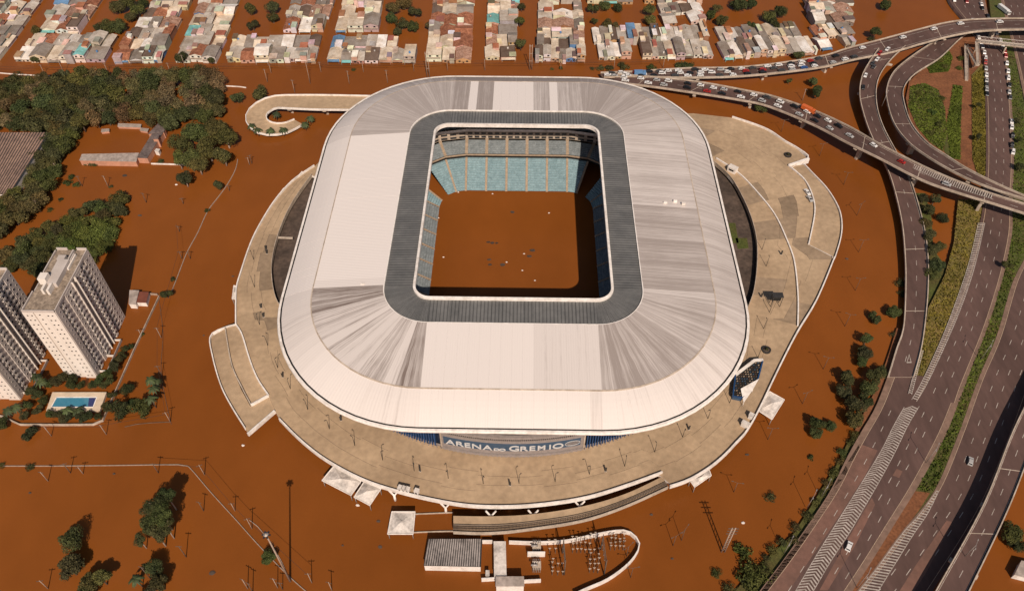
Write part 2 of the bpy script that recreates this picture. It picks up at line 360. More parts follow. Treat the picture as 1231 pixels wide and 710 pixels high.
road('loop_ramp', [(1152, 31, 1180, 31, 2.1), (1128.5, 47, 1155.5, 46, 2.6), (1099, 66, 1130, 70, 3.6), (1075, 86, 1099, 90, 4.8), (1065.5, 107, 1086, 107.6, 6.0), (1067, 126, 1087, 126, 7.0), (1075, 150, 1096, 150.6, 8.0), (1092, 172, 1114, 172, 8.8), (1115, 189, 1134, 185.5, 9.4), (1142, 205, 1160, 202, 9.8), (1172, 219.5, 1190, 217.5, 10.0), (1210, 233, 1228, 234.5, 9.9), (1255, 246, 1265, 248, 9.8)], lanes=2, piers=36, joint=42, dash_gap=10)
# carriageways on the embankment
road('near_carriageway', [(1135, -30, 1180, -30, 2), (1141, 0, 1184, 0, 2), (1162, 28, 1192, 28, 2), (1180, 62, 1209, 62, 2), (1184.5, 121, 1216, 121, 2), (1185.5, 188, 1219, 188, 2), (1183, 235, 1217, 240, 2), (1178, 268, 1217, 277, 2), (1165, 320, 1209, 320, 2), (1151, 360, 1198, 360, 2), (1134, 402, 1184, 402, 2), (1108, 460, 1160, 462, 2), (1096, 482, 1153, 484, 2)], elevated=False, thick=2.6, lanes=3, par=False, dash_gap=10, shoulder=2.6, edgemat=PAINT_Y, sh='r')
road('merged_carriageway', [(1069, 447, 1162, 458, 1.992), (1053, 488, 1150, 490, 1.992), (1034.5, 520, 1138, 520, 1.992), (1018, 549.6, 1123, 549.6, 1.992), (999.5, 587, 1102, 587, 1.992), (975, 625, 1077, 627, 1.992), (943, 670.6, 1048, 674, 1.992), (913, 710, 1022, 714, 1.992), (890, 742, 1000, 746, 1.992)], elevated=False, thick=2.6, lanes=5, par=False, dash=False, shoulder=2.8, edgemat=PAINT_Y, sh='lr')
road('far_carriageway', [(1196, -30, 1232, -30, 2), (1203, 0, 1240, 0, 2), (1219, 62, 1256, 62, 2), (1235, 140, 1272, 140, 2), (1241, 220, 1282, 220, 2), (1239, 290, 1280, 290, 2), (1217, 340, 1284, 340, 2), (1198, 404, 1265, 404, 2), (1176, 455.6, 1244, 455.6, 2), (1152, 522, 1220, 522, 2), (1123, 590, 1192, 590, 2), (1083, 640, 1166, 640, 2), (1046, 690, 1134, 690, 2), (1014, 728, 1110, 728, 2)], elevated=False, thick=2.6, lanes=4, par=False, dash_gap=10, shoulder=1.8, edgemat=PAINT_Y, sh='l')
road('elevated_side_road', [(1275, 400, 1305, 400, 7.3), (1246, 460, 1274, 460, 7.3), (1216.5, 520, 1245, 525, 7.3), (1182, 606, 1213, 608, 7.3), (1128.5, 703, 1168, 703, 7.3), (1105, 745, 1146, 745, 7.3)], lanes=2, piers=30, joint=34, dash_gap=10)
# red resurfaced lanes, chevrons and hatching on the merged carriageway
def paint_patch(name, px, z, parent, mat):
    q = MB(); q.add([G(x, y, z) for x, y in px], [tuple(range(len(px)))]); o = q.build(name, mat, parent)
    if o.data.polygons[0].normal.z < 0: o.data.flip_normals()
    return o
MR = ROADS['merged_carriageway'][3]; NR = ROADS['near_carriageway'][3]; FR = ROADS['far_carriageway'][3]; LR = ROADS['loop_ramp'][3]
paint_patch('resurfaced_lane', [(1033, 533), (1055, 541), (1040, 571), (1014, 612), (985, 655), (948, 710), (920, 748), (886, 748), (917, 707), (946, 668), (978, 624), (1002, 585), (1019, 555)], 1.996, MR, ASPH_R)
paint_patch('resurfaced_lane', [(1048, 598), (1052, 606), (1028, 655), (995, 709), (985, 709), (1012, 660)], 1.997, MR, ASPH_R)
paint_patch('resurfaced_lane', [(1138, 625), (1145, 627), (1112, 690), (1085, 730), (1070, 728), (1100, 680)], 2.012, FR, ASPH_R)
paint_patch('patch_repair', [(1078, 563), (1085, 566), (1081, 574), (1073, 571)], 2.0, MR, ASPH_R)
def dashes(parent, px, z, gap=9.0, ln=3.4):
    P = resample(catmull([G(x, y, z) for x, y in px], 8), 1.0); s = 1
    while s < len(P)-5:
        a, b = P[s], P[min(len(P)-1, s+int(ln))]; d = (b-a).normalized(); nn = Vector((-d.y, d.x, 0))*.12
        q = MB(); q.add([a-nn, a+nn, b+nn, b-nn], [(3, 2, 1, 0)]); q.build('lane_mark', PAINT, parent); s += int(gap)
dashes(MR, [(1072, 491), (1057, 522), (1040, 555), (1024, 584), (1006, 614), (987, 646), (966, 681), (940, 722)], 2.006)
dashes(MR, [(1112, 493), (1100, 518), (1087, 544), (1067, 582), (1045, 619), (1022, 658), (992, 708)], 2.006)
dashes(MR, [(1122, 498), (1110, 523), (1097.6, 549), (1076, 587), (1057, 625), (1036, 662), (1011.6, 703)], 2.006)
def chevrons():
    # spine points of the hatched nose between the ramp and the carriageway
    sp = [(1087, 489, 1105, 488), (1074, 512, 1091, 512), (1060, 540, 1077, 541), (1042, 570, 1060, 573), (1022, 602, 1041, 606), (1002, 634, 1021, 640), (982, 666, 1000, 672), (962, 700, 980, 706), (945, 730, 962, 736)]
    Lp = resample(catmull([G(a, b, 2.008) for a, b, c, d in sp]), .65); Rp = catmull([G(c, d, 2.008) for a, b, c, d in sp])
    Rp = resample(Rp, (sum((q-p).length for p, q in zip(Rp, Rp[1:])))/(len(Lp)-1)+1e-6); n = min(len(Lp), len(Rp)); h = Vector((0, 0, .003))
    i = 2
    while i < n-3:
        d = (Lp[i+1]-Lp[i]); a = Lp[i]; c = Rp[i]; mid = (a+c)/2 - d.normalized()*1.8; e = d.normalized()*.6
        q = MB(); q.add([a, mid, c, a+e, mid+e, c+e], [(0, 3, 4, 1), (1, 4, 5, 2)]); o = q.build('chevron', PAINT, MR)
        if o.data.polygons[0].normal.z < 0: o.data.flip_normals()
        i += 2
    for P in (Lp, Rp):
        q = MB(); q.wall([(p.x, p.y) for p in P], .2, 2.0, 2.012); q.build('edge_line', PAINT, MR)
chevrons()
def hatch(parent, rows, z, n, mat=PAINT):
    Lp = catmull([G(a, b, z) for a, b, c, d in rows]); Rp = catmull([G(c, d, z) for a, b, c, d in rows])
    Lr = resample(Lp, sum((q-p).length for p, q in zip(Lp, Lp[1:]))/n+1e-6); Rr = resample(Rp, sum((q-p).length for p, q in zip(Rp, Rp[1:]))/n+1e-6); m = min(len(Lr), len(Rr))
    for i in range(m-1):
        q = MB(); e = .42; q.add([Lr[i], Rr[i], Rr[i].lerp(Rr[i+1], e), Lr[i].lerp(Lr[i+1], e)], [(0, 1, 2, 3)]); o = q.build('hatch_stripe', mat, parent)
        if o.data.polygons[0].normal.z < 0: o.data.flip_normals()
    for P in (Lr, Rr):
        q = MB(); q.wall([(p.x, p.y) for p in P], .2, z-.006, z+.004); q.build('edge_line', mat, parent)
hatch(NR, [(1176, 268, 1184, 268), (1165, 315, 1173, 316), (1150, 360, 1159, 360), (1134, 402, 1142, 402), (1110, 455, 1117, 456), (1096, 480, 1102, 482)], 2.012, 92)
hatch(MR, [(1107, 421, 1110, 421), (1099, 447, 1103, 447), (1092, 473, 1096, 474)], 2.42, 24)
hatch(FR, [(1126, 589, 1128.5, 590), (1107, 616, 1115, 617), (1085.5, 640, 1098, 642), (1056, 680, 1073, 682), (1034, 708, 1055, 711), (1018, 728, 1042, 732)], 2.02, 46)
SF = ROADS['stadium_flyover'][3]
hatch(SF, [(1062, 178.5, 1060, 181.5), (1100, 197.5, 1098, 202), (1130, 210, 1128, 216), (1160, 221.5, 1157, 228), (1195, 234, 1193, 239)], 10.47, 56)
def yield_mark():
    q = MB(); a, b, c = G(1093, 425, 2.42), G(1089.5, 436, 2.42), G(1096, 436, 2.42); m = (a+b+c)/3
    i = [p.lerp(m, .38) for p in (a, b, c)]
    q.add([a, b, c]+i, [(0, 1, 4, 3), (1, 2, 5, 4), (2, 0, 3, 5)]); o = q.build('yield_triangle', PAINT, ROADS['descending_ramp'][3])
    if o.data.polygons[0].normal.z < 0: o.data.flip_normals()
yield_mark()

# ------------------------------------------------------------------ dry land beside the highway
def land(name, px, z, mat, depth=2.0, smooth=True):
    P = [G(x, y, z) for x, y in px]; q = MB(); q.prism([(p.x, p.y) for p in P], z-depth, z); return struct(q.build(name, mat))
land('loop_ground', [(1158, 40), (1135, 64), (1112, 80), (1093, 98), (1089, 118), (1094, 145), (1112, 170), (1140, 192), (1168, 212), (1188, 216), (1188, 60), (1175, 40)], 1.3, SOIL)
land('loop_lawn', [(1094, 104), (1112, 100), (1128, 108), (1136, 130), (1138, 160), (1134, 182), (1118, 171), (1102, 152), (1092, 128)], 1.42, GRASSG, .3)
land('lawn_strip', [(1146, 102), (1157, 104), (1155, 140), (1154, 192), (1142, 190), (1135, 182), (1138, 150)], 1.43, GRASSG, .3)
land('lawn_strip', [(1112, 76), (1140, 60), (1145, 70), (1140, 86), (1118, 88)], 1.43, GRASSG, .3)
land('dry_verge', [(1168, 90), (1187, 70), (1187, 214), (1176, 212), (1169, 190)], 1.5, GRASSY, .5)
land('dry_verge', [(1152, 240), (1186, 240), (1182, 262), (1167, 320), (1152, 360), (1134, 405), (1105, 462), (1094, 480), (1097, 455), (1106, 426), (1112, 396), (1116, 370), (1136, 330), (1147, 290)], 1.6, GRASSY)
land('wooded_bank', [(1101, 232), (1112, 232), (1120, 262), (1122, 300), (1136, 318), (1138, 332), (1122, 372), (1113, 392), (1113, 300)], .5, GRASSG, 1)
land('median_lawn', [(1186, -30), (1196, -30), (1203, 0), (1219, 62), (1234, 140), (1240, 220), (1237, 290), (1223, 340), (1204, 404), (1182, 455), (1157, 522), (1129, 590), (1099, 640), (1066, 690), (1040, 728), (1008, 728), (1043, 674), (1070, 627), (1093, 587), (1114, 549), (1132, 512), (1150, 462), (1174, 402), (1189, 360), (1201, 320), (1211, 277), (1217, 240), (1219, 188), (1216, 121), (1209, 62), (1192, 28)], 1.88, GRASSG, 2.4)
land('median_soil', [(1094, 589), (1118, 592), (1104, 614), (1084, 640), (1054, 680), (1034, 708), (1018, 728), (1008, 728), (1043, 676), (1070, 629)], 1.93, SOIL, .4)
land('road_bank', [(1036, 512), (1018, 550), (999, 588), (975, 626), (943, 671), (913, 711), (895, 738), (860, 738), (892, 700), (925, 668), (955, 640), (985, 592), (1005, 560), (1020, 530)], .9, GRASSG, 1.5)
land('road_shoulder', [(1086, 395), (1076, 424), (1067, 453), (1053, 488), (1036, 520), (1028, 516), (1046, 482), (1060, 450), (1070, 420), (1078, 394)], 1.0, SOIL, 1.5)
# ---PART2---
# ------------------------------------------------------------------ the stadium
SX, SY, DZ = -3.2, 259.0, 7.0
def perimeter(hx, hy, nx, ny, nc):
    """boundaries round a rounded rectangle: (core point, outward normal, side, fraction); starts at the near side, runs anticlockwise"""
    out = []
    sides = [((-hx, -hy), (hx, -hy), -90, nx), ((hx, -hy), (hx, hy), 0, ny), ((hx, hy), (-hx, hy), 90, nx), ((-hx, hy), (-hx, -hy), 180, ny)]
    for k, (a, b, ang, n) in enumerate(sides):
        t = math.radians(ang); nv = Vector((math.cos(t), math.sin(t), 0))
        for i in range(n): out.append((Vector((lerp(a[0], b[0], i/n), lerp(a[1], b[1], i/n), 0)), nv, ('near', 'right', 'far', 'left')[k], i/n))
        for i in range(nc):
            t2 = math.radians(ang+90*i/nc); out.append((Vector((b[0], b[1], 0)), Vector((math.cos(t2), math.sin(t2), 0)), ('near_right', 'far_right', 'far_left', 'near_left')[k], i/nc))
    return out
def roof_z(r):
    if r <= 47: return lerp(39.3, 36.9, (r-18.5)/28.5)
    t = (r-47)/12.4; return 36.75 - 5.45*(t**1.4)*.65 - 5.45*.35*t
stadium = thing('stadium', 'large white roofed football stadium with dark inner ring around its flooded pitch', 'stadium', (SX, SY, 0))
def stadium_roof():
    rng = random.Random(5); PB = perimeter(32.2, 49, 16, 24, 16); n = len(PB); us = [0]
    for i in range(n):
        p, q = PB[i], PB[(i+1) % n]; us.append(us[-1]+((q[0]+q[1]*40)-(p[0]+p[1]*40)).length)
    def dirt_and_shade(side, f, outer):
        if not outer:
            if side == 'near': return .26 if f < .62 else (.5 if f < .94 else .8)
            if side == 'near_right': return .86-.14*f+rng.uniform(-.05, .05)
            if side == 'right': return (.84 if f < .48 else .70)+rng.uniform(-.05, .05)
            if side == 'far_right': return .74+.2*f+rng.uniform(-.06, .06)
            if side == 'far': return .15 if .16 < f < .24 or .36 < f < .66 or .78 < f < .82 else (.9 if f > .66 else .75)
            if side == 'far_left': return (.1 if .5 < f < .56 else .84)+rng.uniform(-.05, .05)
            if side == 'left': return .14 if f < .93 else .32
            if side == 'near_left': return .8 if f < .16 or f > .86 else .58+rng.uniform(-.1, .1)
        else:
            return {'near': .42 if f < .9 else .6, 'near_right': .45+.3*f, 'right': .74, 'far_right': .62+.3*f, 'far': .98, 'far_left': .8-.45*f, 'left': .15, 'near_left': .42+.12*math.sin(f*9)}[side]  # near band toned down against sun glare, far band darkened as shade; rest dirt
    def pt(b, r, z): p = b[0]+b[1]*r; return Vector((SX+p.x, SY+p.y, z))
    def panel(name, i, r0, r1, nseg, zf, th, gap, mat, d=None, dzz=0.0):
        b0, b1 = PB[i], PB[(i+1) % n]; w = (pt(b1, (r0+r1)/2, 0)-pt(b0, (r0+r1)/2, 0)).length; e = min(.2, gap/w); rs = [lerp(r0, r1, k/nseg) for k in range(nseg+1)]
        A = [pt(b0, r, zf(r)+dzz).lerp(pt(b1, r, zf(r)+dzz), e) for r in rs]; B = [pt(b1, r, zf(r)+dzz).lerp(pt(b0, r, zf(r)+dzz), e) for r in rs]
        u0, u1 = us[i], us[i+1]; uv = [((u0, rs[k]), (u0, rs[k+1]), (u1, rs[k+1]), (u1, rs[k])) for k in range(nseg)]
        q = MB(); q.strip(B, A, 0, [((u1, rs[k]), (u1, rs[k+1]), (u0, rs[k+1]), (u0, rs[k])) for k in range(nseg)])
        dn = Vector((0, 0, th)); A2 = [a-dn for a in A]; B2 = [b-dn for b in B]; uz = [((u0, rs[0]),)*4]*nseg
        q.strip(A, A2, 0, uz); q.strip(B2, B, 0, uz); q.add([A[0], B[0], B2[0], A2[0]], [(0, 1, 2, 3)], 0, uz[:1]); q.add([B[-1], A[-1], A2[-1], B2[-1]], [(0, 1, 2, 3)], 0, uz[:1])
        o = q.build(name, mat, stadium)
        if o.data.polygons[0].normal.z < 0: o.data.flip_normals()
        if d is not None: o['dirt_and_shade'] = float(max(0, min(1, d))); o['streak'] = {'near_left': .62, 'far': .35, 'far_left': .26, 'far_right': .30, 'near_right': .38}.get(PB[i][2], .34) if r0 < 40 else .3
        return o
    for i in range(n):
        sd_, f = PB[i][2], PB[i][3]
        panel('roof_panel', i, 18.7, 47.0, 3, roof_z, .22, .007, ROOFM, dirt_and_shade(sd_, f, False), rng.uniform(0, .03)+.12)
        panel('roof_panel', i, 46.85, 59.4, 6, roof_z, .22, .007, ROOFM, dirt_and_shade(sd_, f, True), rng.uniform(0, .05))
        panel('ring_panel', i, 7.1, 18.5, 2, lambda r: 38.7+.03*(18.5-r), .12, .02, RINGR, None, rng.uniform(0, .03))
    ring = lambda r, z: [pt(b, r, z) for b in PB]
    def loop(name, prof, mat, smooth=False):
        q = MB(); R = [ring(r, z)+[ring(r, z)[0]] for r, z in prof]
        for a, b in zip(R, R[1:]): q.strip(a, b, 0, None, smooth)
        return q.build(name, mat, stadium)
    loop('opening_rim', [(7.1, 38.9), (7.1, 40.0), (6.1, 40.15), (6.1, 38.3), (7.1, 38.2)], WHITEC)
    loop('inner_gutter', [(18.75, 39.0), (18.75, 39.42), (18.35, 39.42), (18.35, 38.6)], WHITEC)
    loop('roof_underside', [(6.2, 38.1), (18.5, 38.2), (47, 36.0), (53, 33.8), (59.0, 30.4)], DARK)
    loop('shoulder_flashing', [(46.75, 37.0), (46.75, 37.16), (47.2, 37.05), (47.2, 36.7)], CONC2)
    loop('eaves_gutter', [(60.05, 30.9), (60.05, 31.25), (60.9, 31.2), (61.2, 30.6), (61.0, 29.9), (59.9, 29.5), (56, 29.8)], WHITEC)
    loop('gutter_trough', [(59.3, 30.95), (60.1, 30.95)], DARK)
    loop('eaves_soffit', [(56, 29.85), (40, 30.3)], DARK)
    # seams and small plant on the roof
    for px, py in ((436, 340), (452, 352), (455, 347), (800, 242), (812, 240), (822, 243)):
        p = G(px, py, 39.2); q = MB(); q.box((p.x, p.y, 38.4), (1.6, .8, 1.2)); q.build('roof_hatch', WHITEC, stadium)
stadium_roof()
def stands():
    PB = perimeter(26, 40, 5, 8, 4); n = len(PB)
    def pt(b, r, z): p = b[0]+b[1]*r; return Vector((SX+p.x, SY+p.y, z))
    def tier(name, i, r0, z0, r1, z1, rows, mat, e):
        b0, b1 = PB[i], PB[(i+1) % n]; q = MB(); L = []; R = []
        for k in range(rows):
            ra = lerp(r0, r1, k/rows); rb = lerp(r0, r1, (k+1)/rows); z = lerp(z0, z1, (k+.5)/rows)
            for r in (ra, rb): L.append(pt(b0, r, z).lerp(pt(b1, r, z), e)); R.append(pt(b1, r, z).lerp(pt(b0, r, z), e))
        q.strip(R, L); return q.build(name, mat, stadium)
    for i in range(n):
        side, f = PB[i][2], PB[i][3]; corner = '_' in side; gap = corner and .4 < f < .6
        if not gap:
            tier('seat_block', i, 12.5, .5, 28.0, 10.2, 14, SEAT if side in ('far', 'far_left', 'far_right') else SEATG, .055)
            b = PB[i]; q = MB(); d = b[1].cross(Vector((0, 0, 1)))*.55
            L = [pt(b, lerp(12.4, 28.2, k/12), lerp(.55, 10.5, k/12))-d for k in range(13)]; R = [p+d*2 for p in L]
            q.strip(L, R); o = q.build('aisle_stair', AISLE, stadium)
            if o.data.polygons[0].normal.z < 0: o.data.flip_normals()
        tier('balcony_seat_block', i, 27.6, 12.4, 35.5, 15.6, 8, SEATG, .05)
        tier('upper_seat_block', i, 36.5, 21.5, 57.0, 34.0, 14, SEATG, .03)
        q = MB(); b = PB[i]; d = b[1].cross(Vector((0, 0, 1)))*.8
        L = [pt(b, lerp(27.6, 36.2, k/4), lerp(12.55, 15.85, k/4))-d for k in range(5)]; q.strip(L, [p+d*2 for p in L]); o = q.build('aisle_stair', AISLE, stadium)
        if o.data.polygons[0].normal.z < 0: o.data.flip_normals()
        # balcony front and the two rows of boxes behind it: piers between dark glass
        b0, b1 = PB[i], PB[(i+1) % n]
        def band(name, r, za, zb, mat, f0=0, f1=1):
            q = MB(); A = pt(b0, r, za).lerp(pt(b1, r, za), f0); B = pt(b0, r, za).lerp(pt(b1, r, za), f1); up = Vector((0, 0, zb-za)); q.add([A, B, B+up, A+up], [(3, 2, 1, 0)]); return q.build(name, mat, stadium)
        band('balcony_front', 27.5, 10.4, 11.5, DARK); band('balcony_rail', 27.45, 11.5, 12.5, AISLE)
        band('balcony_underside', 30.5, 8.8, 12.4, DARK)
        for z in (15.7, 17.9):
            for k in range(3): band('box_window', 36.3, z+.35, z+1.6, GLASS, k/3+.05, k/3+.28)
            band('box_front', 36.4, z, z+2.2, CONC2)
        band('upper_front', 36.2, 20.2, 21.6, WHITEC)
stands()
# enclosure behind the stands
FR_ = 105.5
def facade_r(phi):
    """plan radius of the outer wall: a circle, kept 3 m inside the eaves at the flanks"""
    dx, dy = abs(math.sin(phi)), abs(math.cos(phi)); lo, hi = 50.0, 140.0
    for _ in range(30):
        m = (lo+hi)/2; qx, qy = max(m*dx-32.2, 0), max(m*dy-49.0, 0)
        if math.hypot(qx, qy) < 57.5: lo = m
        else: hi = m
    return min(FR_, lo)
def fpt(phi, z, off=0.0): r = facade_r(phi)+off; return Vector((SX+r*math.sin(phi), SY-r*math.cos(phi), z))
def facade():
    q = MB(); N = 120; A = [fpt(2*math.pi*i/N, 0, -1.2) for i in range(N+1)]; B = [fpt(2*math.pi*i/N, 30, -1.2) for i in range(N+1)]
    q.strip(A, B); q.build('enclosure_wall', M('navy_glazing', (.012, .022, .045), (.009, .017, .035), .5, .3), stadium)
    q = MB(); q.strip([fpt(2*math.pi*i/N, DZ+.3, -.35) for i in range(N+1)], [fpt(2*math.pi*i/N, DZ+2.0, -.35) for i in range(N+1)]); q.build('plinth', SGREY, stadium)
    for k in range(-116, 117):                       # vertical blue louvres round the front half
        phi = math.radians(k*.58)
        if abs(phi) < math.radians(15.6): continue
        a = fpt(phi, 0, -.1); q = MB(); q.box((a.x, a.y, (DZ+1.0+29.5)/2), (.42, .8, 29.5-DZ-1.0), phi); q.build('louvre', BLUEF, stadium)
    for k in range(-62, 63):
        phi = math.radians(k*.9); a = fpt(phi, 0, .35); q = MB(); q.box((a.x, a.y, DZ+.55), (.35, .35, 1.1), phi); q.build('bollard_post', SGREY, stadium)
facade()
def sign():
    z0, z1 = 9.4, 18.2; c = fpt(0, 0, .4); s = tag(bpy.data.objects.new('stadium_sign', None), 'long curved name sign with white letters on blue band under the near eaves', 'sign'); COL.objects.link(s); s.location = (c.x, c.y, z0)
    ph = lambda px, z=14: math.asin((G(px, 536, z).x-SX)/FR_)
    p0, p1 = ph(530), ph(702.5)
    def curved(name, a, b, za, zb, off, mat, th=.25):
        q = MB(); n = 24; F = [fpt(lerp(a, b, i/n), za, off) for i in range(n+1)]; T = [fpt(lerp(a, b, i/n), zb, off) for i in range(n+1)]; K = [fpt(lerp(a, b, i/n), zb, off-th) for i in range(n+1)]; D = [fpt(lerp(a, b, i/n), za, off-th) for i in range(n+1)]
        q.strip(F, T); q.strip(T, K); q.strip(D, F); q.add([F[0], T[0], K[0], D[0]], [(3, 2, 1, 0)]); q.add([F[-1], T[-1], K[-1], D[-1]], [(0, 1, 2, 3)]); return q.build(name, mat, s)
    curved('backing_panel', p0, p1, z0, z1, .30, SGREY)
    curved('blue_band', ph(532.5), ph(698), 11.6, 16.4, .42, BLUES)
    for px in (529.6, 702.6): curved('end_frame', ph(px-.9), ph(px+.9), z0-.4, z1+.4, .55, CONC2, .6)
    curved('upper_sill', p0, p1, 20.2, 21.6, .9, SGREY, 1.2); curved('dark_glazing', p0, p1, 18.3, 20.1, .15, GLASS)
    curved('lower_sill', p0, p1, 8.0, 9.0, .8, SGREY, .8)
    n = 70
    for i in range(n+1):
        a = lerp(p0, p1, i/n); p = fpt(a, 19.2, .45); q = MB(); q.box((p.x, p.y, 19.2), (.22, .5, 1.8), a); q.build('glazing_bar', SGREY, s)
    L = [('A', 105, 1), ('R', 181, 1), ('E', 241, 1), ('N', 312, 1), ('A', 396, 1), ('D', 468, .5), ('O', 511, .5), ('G', 603, 1.12), ('R', 681, 1), ('E', 745, 1), ('M', 815, 1), ('I', 881, 1), ('O', 943, 1.05)]
    for ch, x, sc in L:
        cu = bpy.data.curves.new('letter', 'FONT'); cu.body = ch; cu.size = 4.3*sc; cu.extrude = .12; cu.offset = .045; cu.align_x = 'CENTER'
        tmp = bpy.data.objects.new('t', cu); COL.objects.link(tmp); dg = bpy.context.evaluated_depsgraph_get(); me = bpy.data.meshes.new_from_object(tmp.evaluated_get(dg)); bpy.data.objects.remove(tmp)
        xs = [v.co.x for v in me.vertices]; mid = (min(xs)+max(xs))/2; wx = {'M': 1.0, 'A': 1.25, 'I': 1.2}.get(ch, 1.2) if sc > .9 else 1.5
        for v in me.vertices: v.co.x = (v.co.x-mid)*wx
        me.materials.clear(); me.materials.append(LETTER)
        a = ph(525+x/6.48); p = fpt(a, 12.2 if sc > .9 else 12.0, .62); o = obj('letter', me, s, p-Vector(s.location)); o.rotation_euler = (math.pi/2, 0, a)
    # round club emblem at the right end: an oval ring with bars across it
    for k in range(20):
        t0, t1 = 2*math.pi*k/20, 2*math.pi*(k+1)/20; a0 = ph(688)+.027*math.cos(t0); a1 = ph(688)+.027*math.cos(t1)
        q = MB(); q.bar(fpt(a0, 14+1.5*math.sin(t0), .6), fpt(a1, 14+1.5*math.sin(t1), .6), .12, n=4); q.build('emblem_ring', LETTER, s)
    for dz, w in ((.8, .017), (.1, .024), (-.7, .019)): curved('emblem_bar', ph(688)-w, ph(688)+w, 13.9+dz-.18, 13.9+dz+.18, .66, SGREY, .1)
sign()

# ------------------------------------------------------------------ raised concourse round the stadium
def gz(L, z=DZ): return [G(x, y, z) for x, y in L]
OUT_PX = [(378, 200), (363, 210), (349, 221), (330, 243), (311, 274), (300, 298), (290, 328), (285, 345), (284, 362), (284, 391), (291, 402), (300.6, 433), (310, 456), (323, 475.5), (330, 492), (336, 504), (361, 529), (392, 553), (437, 577), (487, 593), (543, 605), (586, 609), (640, 607.5), (701, 599), (752, 584), (796, 568), (805, 585), (828, 577), (853, 562), (871, 547), (886, 531), (897, 519), (912, 493), (935, 445), (958, 400), (982, 360), (1003, 310), (972, 294), (979, 258), (977, 238), (967, 217), (948, 199.6), (972, 191.5), (958, 179), (943, 170.5), (920, 155.5), (880, 141.5), (831, 136), (780, 140), (700, 120), (600, 112), (500, 118), (430, 150)]
GAP_L = [(375, 210), (352, 243), (337, 275), (328, 308), (327, 335), (333, 362), (345, 375)]
GAP_R = [(858, 195), (872, 207), (884, 222), (900, 254), (909, 286), (910, 317), (906, 350), (898, 372)]
esplanade = struct(bpy.data.objects.new('concourse', None)); COL.objects.link(esplanade); esplanade.location = (SX, SY, 0)
def ray_r(poly, t):
    d = Vector((math.cos(t), math.sin(t))); best = 0
    for i in range(len(poly)):
        a = Vector((poly[i].x-SX, poly[i].y-SY)); b = Vector((poly[(i+1) % len(poly)].x-SX, poly[(i+1) % len(poly)].y-SY)); e = b-a; den = d.x*e.y-d.y*e.x
        if abs(den) < 1e-9: continue
        r = (a.x*e.y-a.y*e.x)/den; u = (a.x*d.y-a.y*d.x)/den
        if r > 0 and -1e-6 <= u <= 1+1e-6: best = max(best, r)
    return best
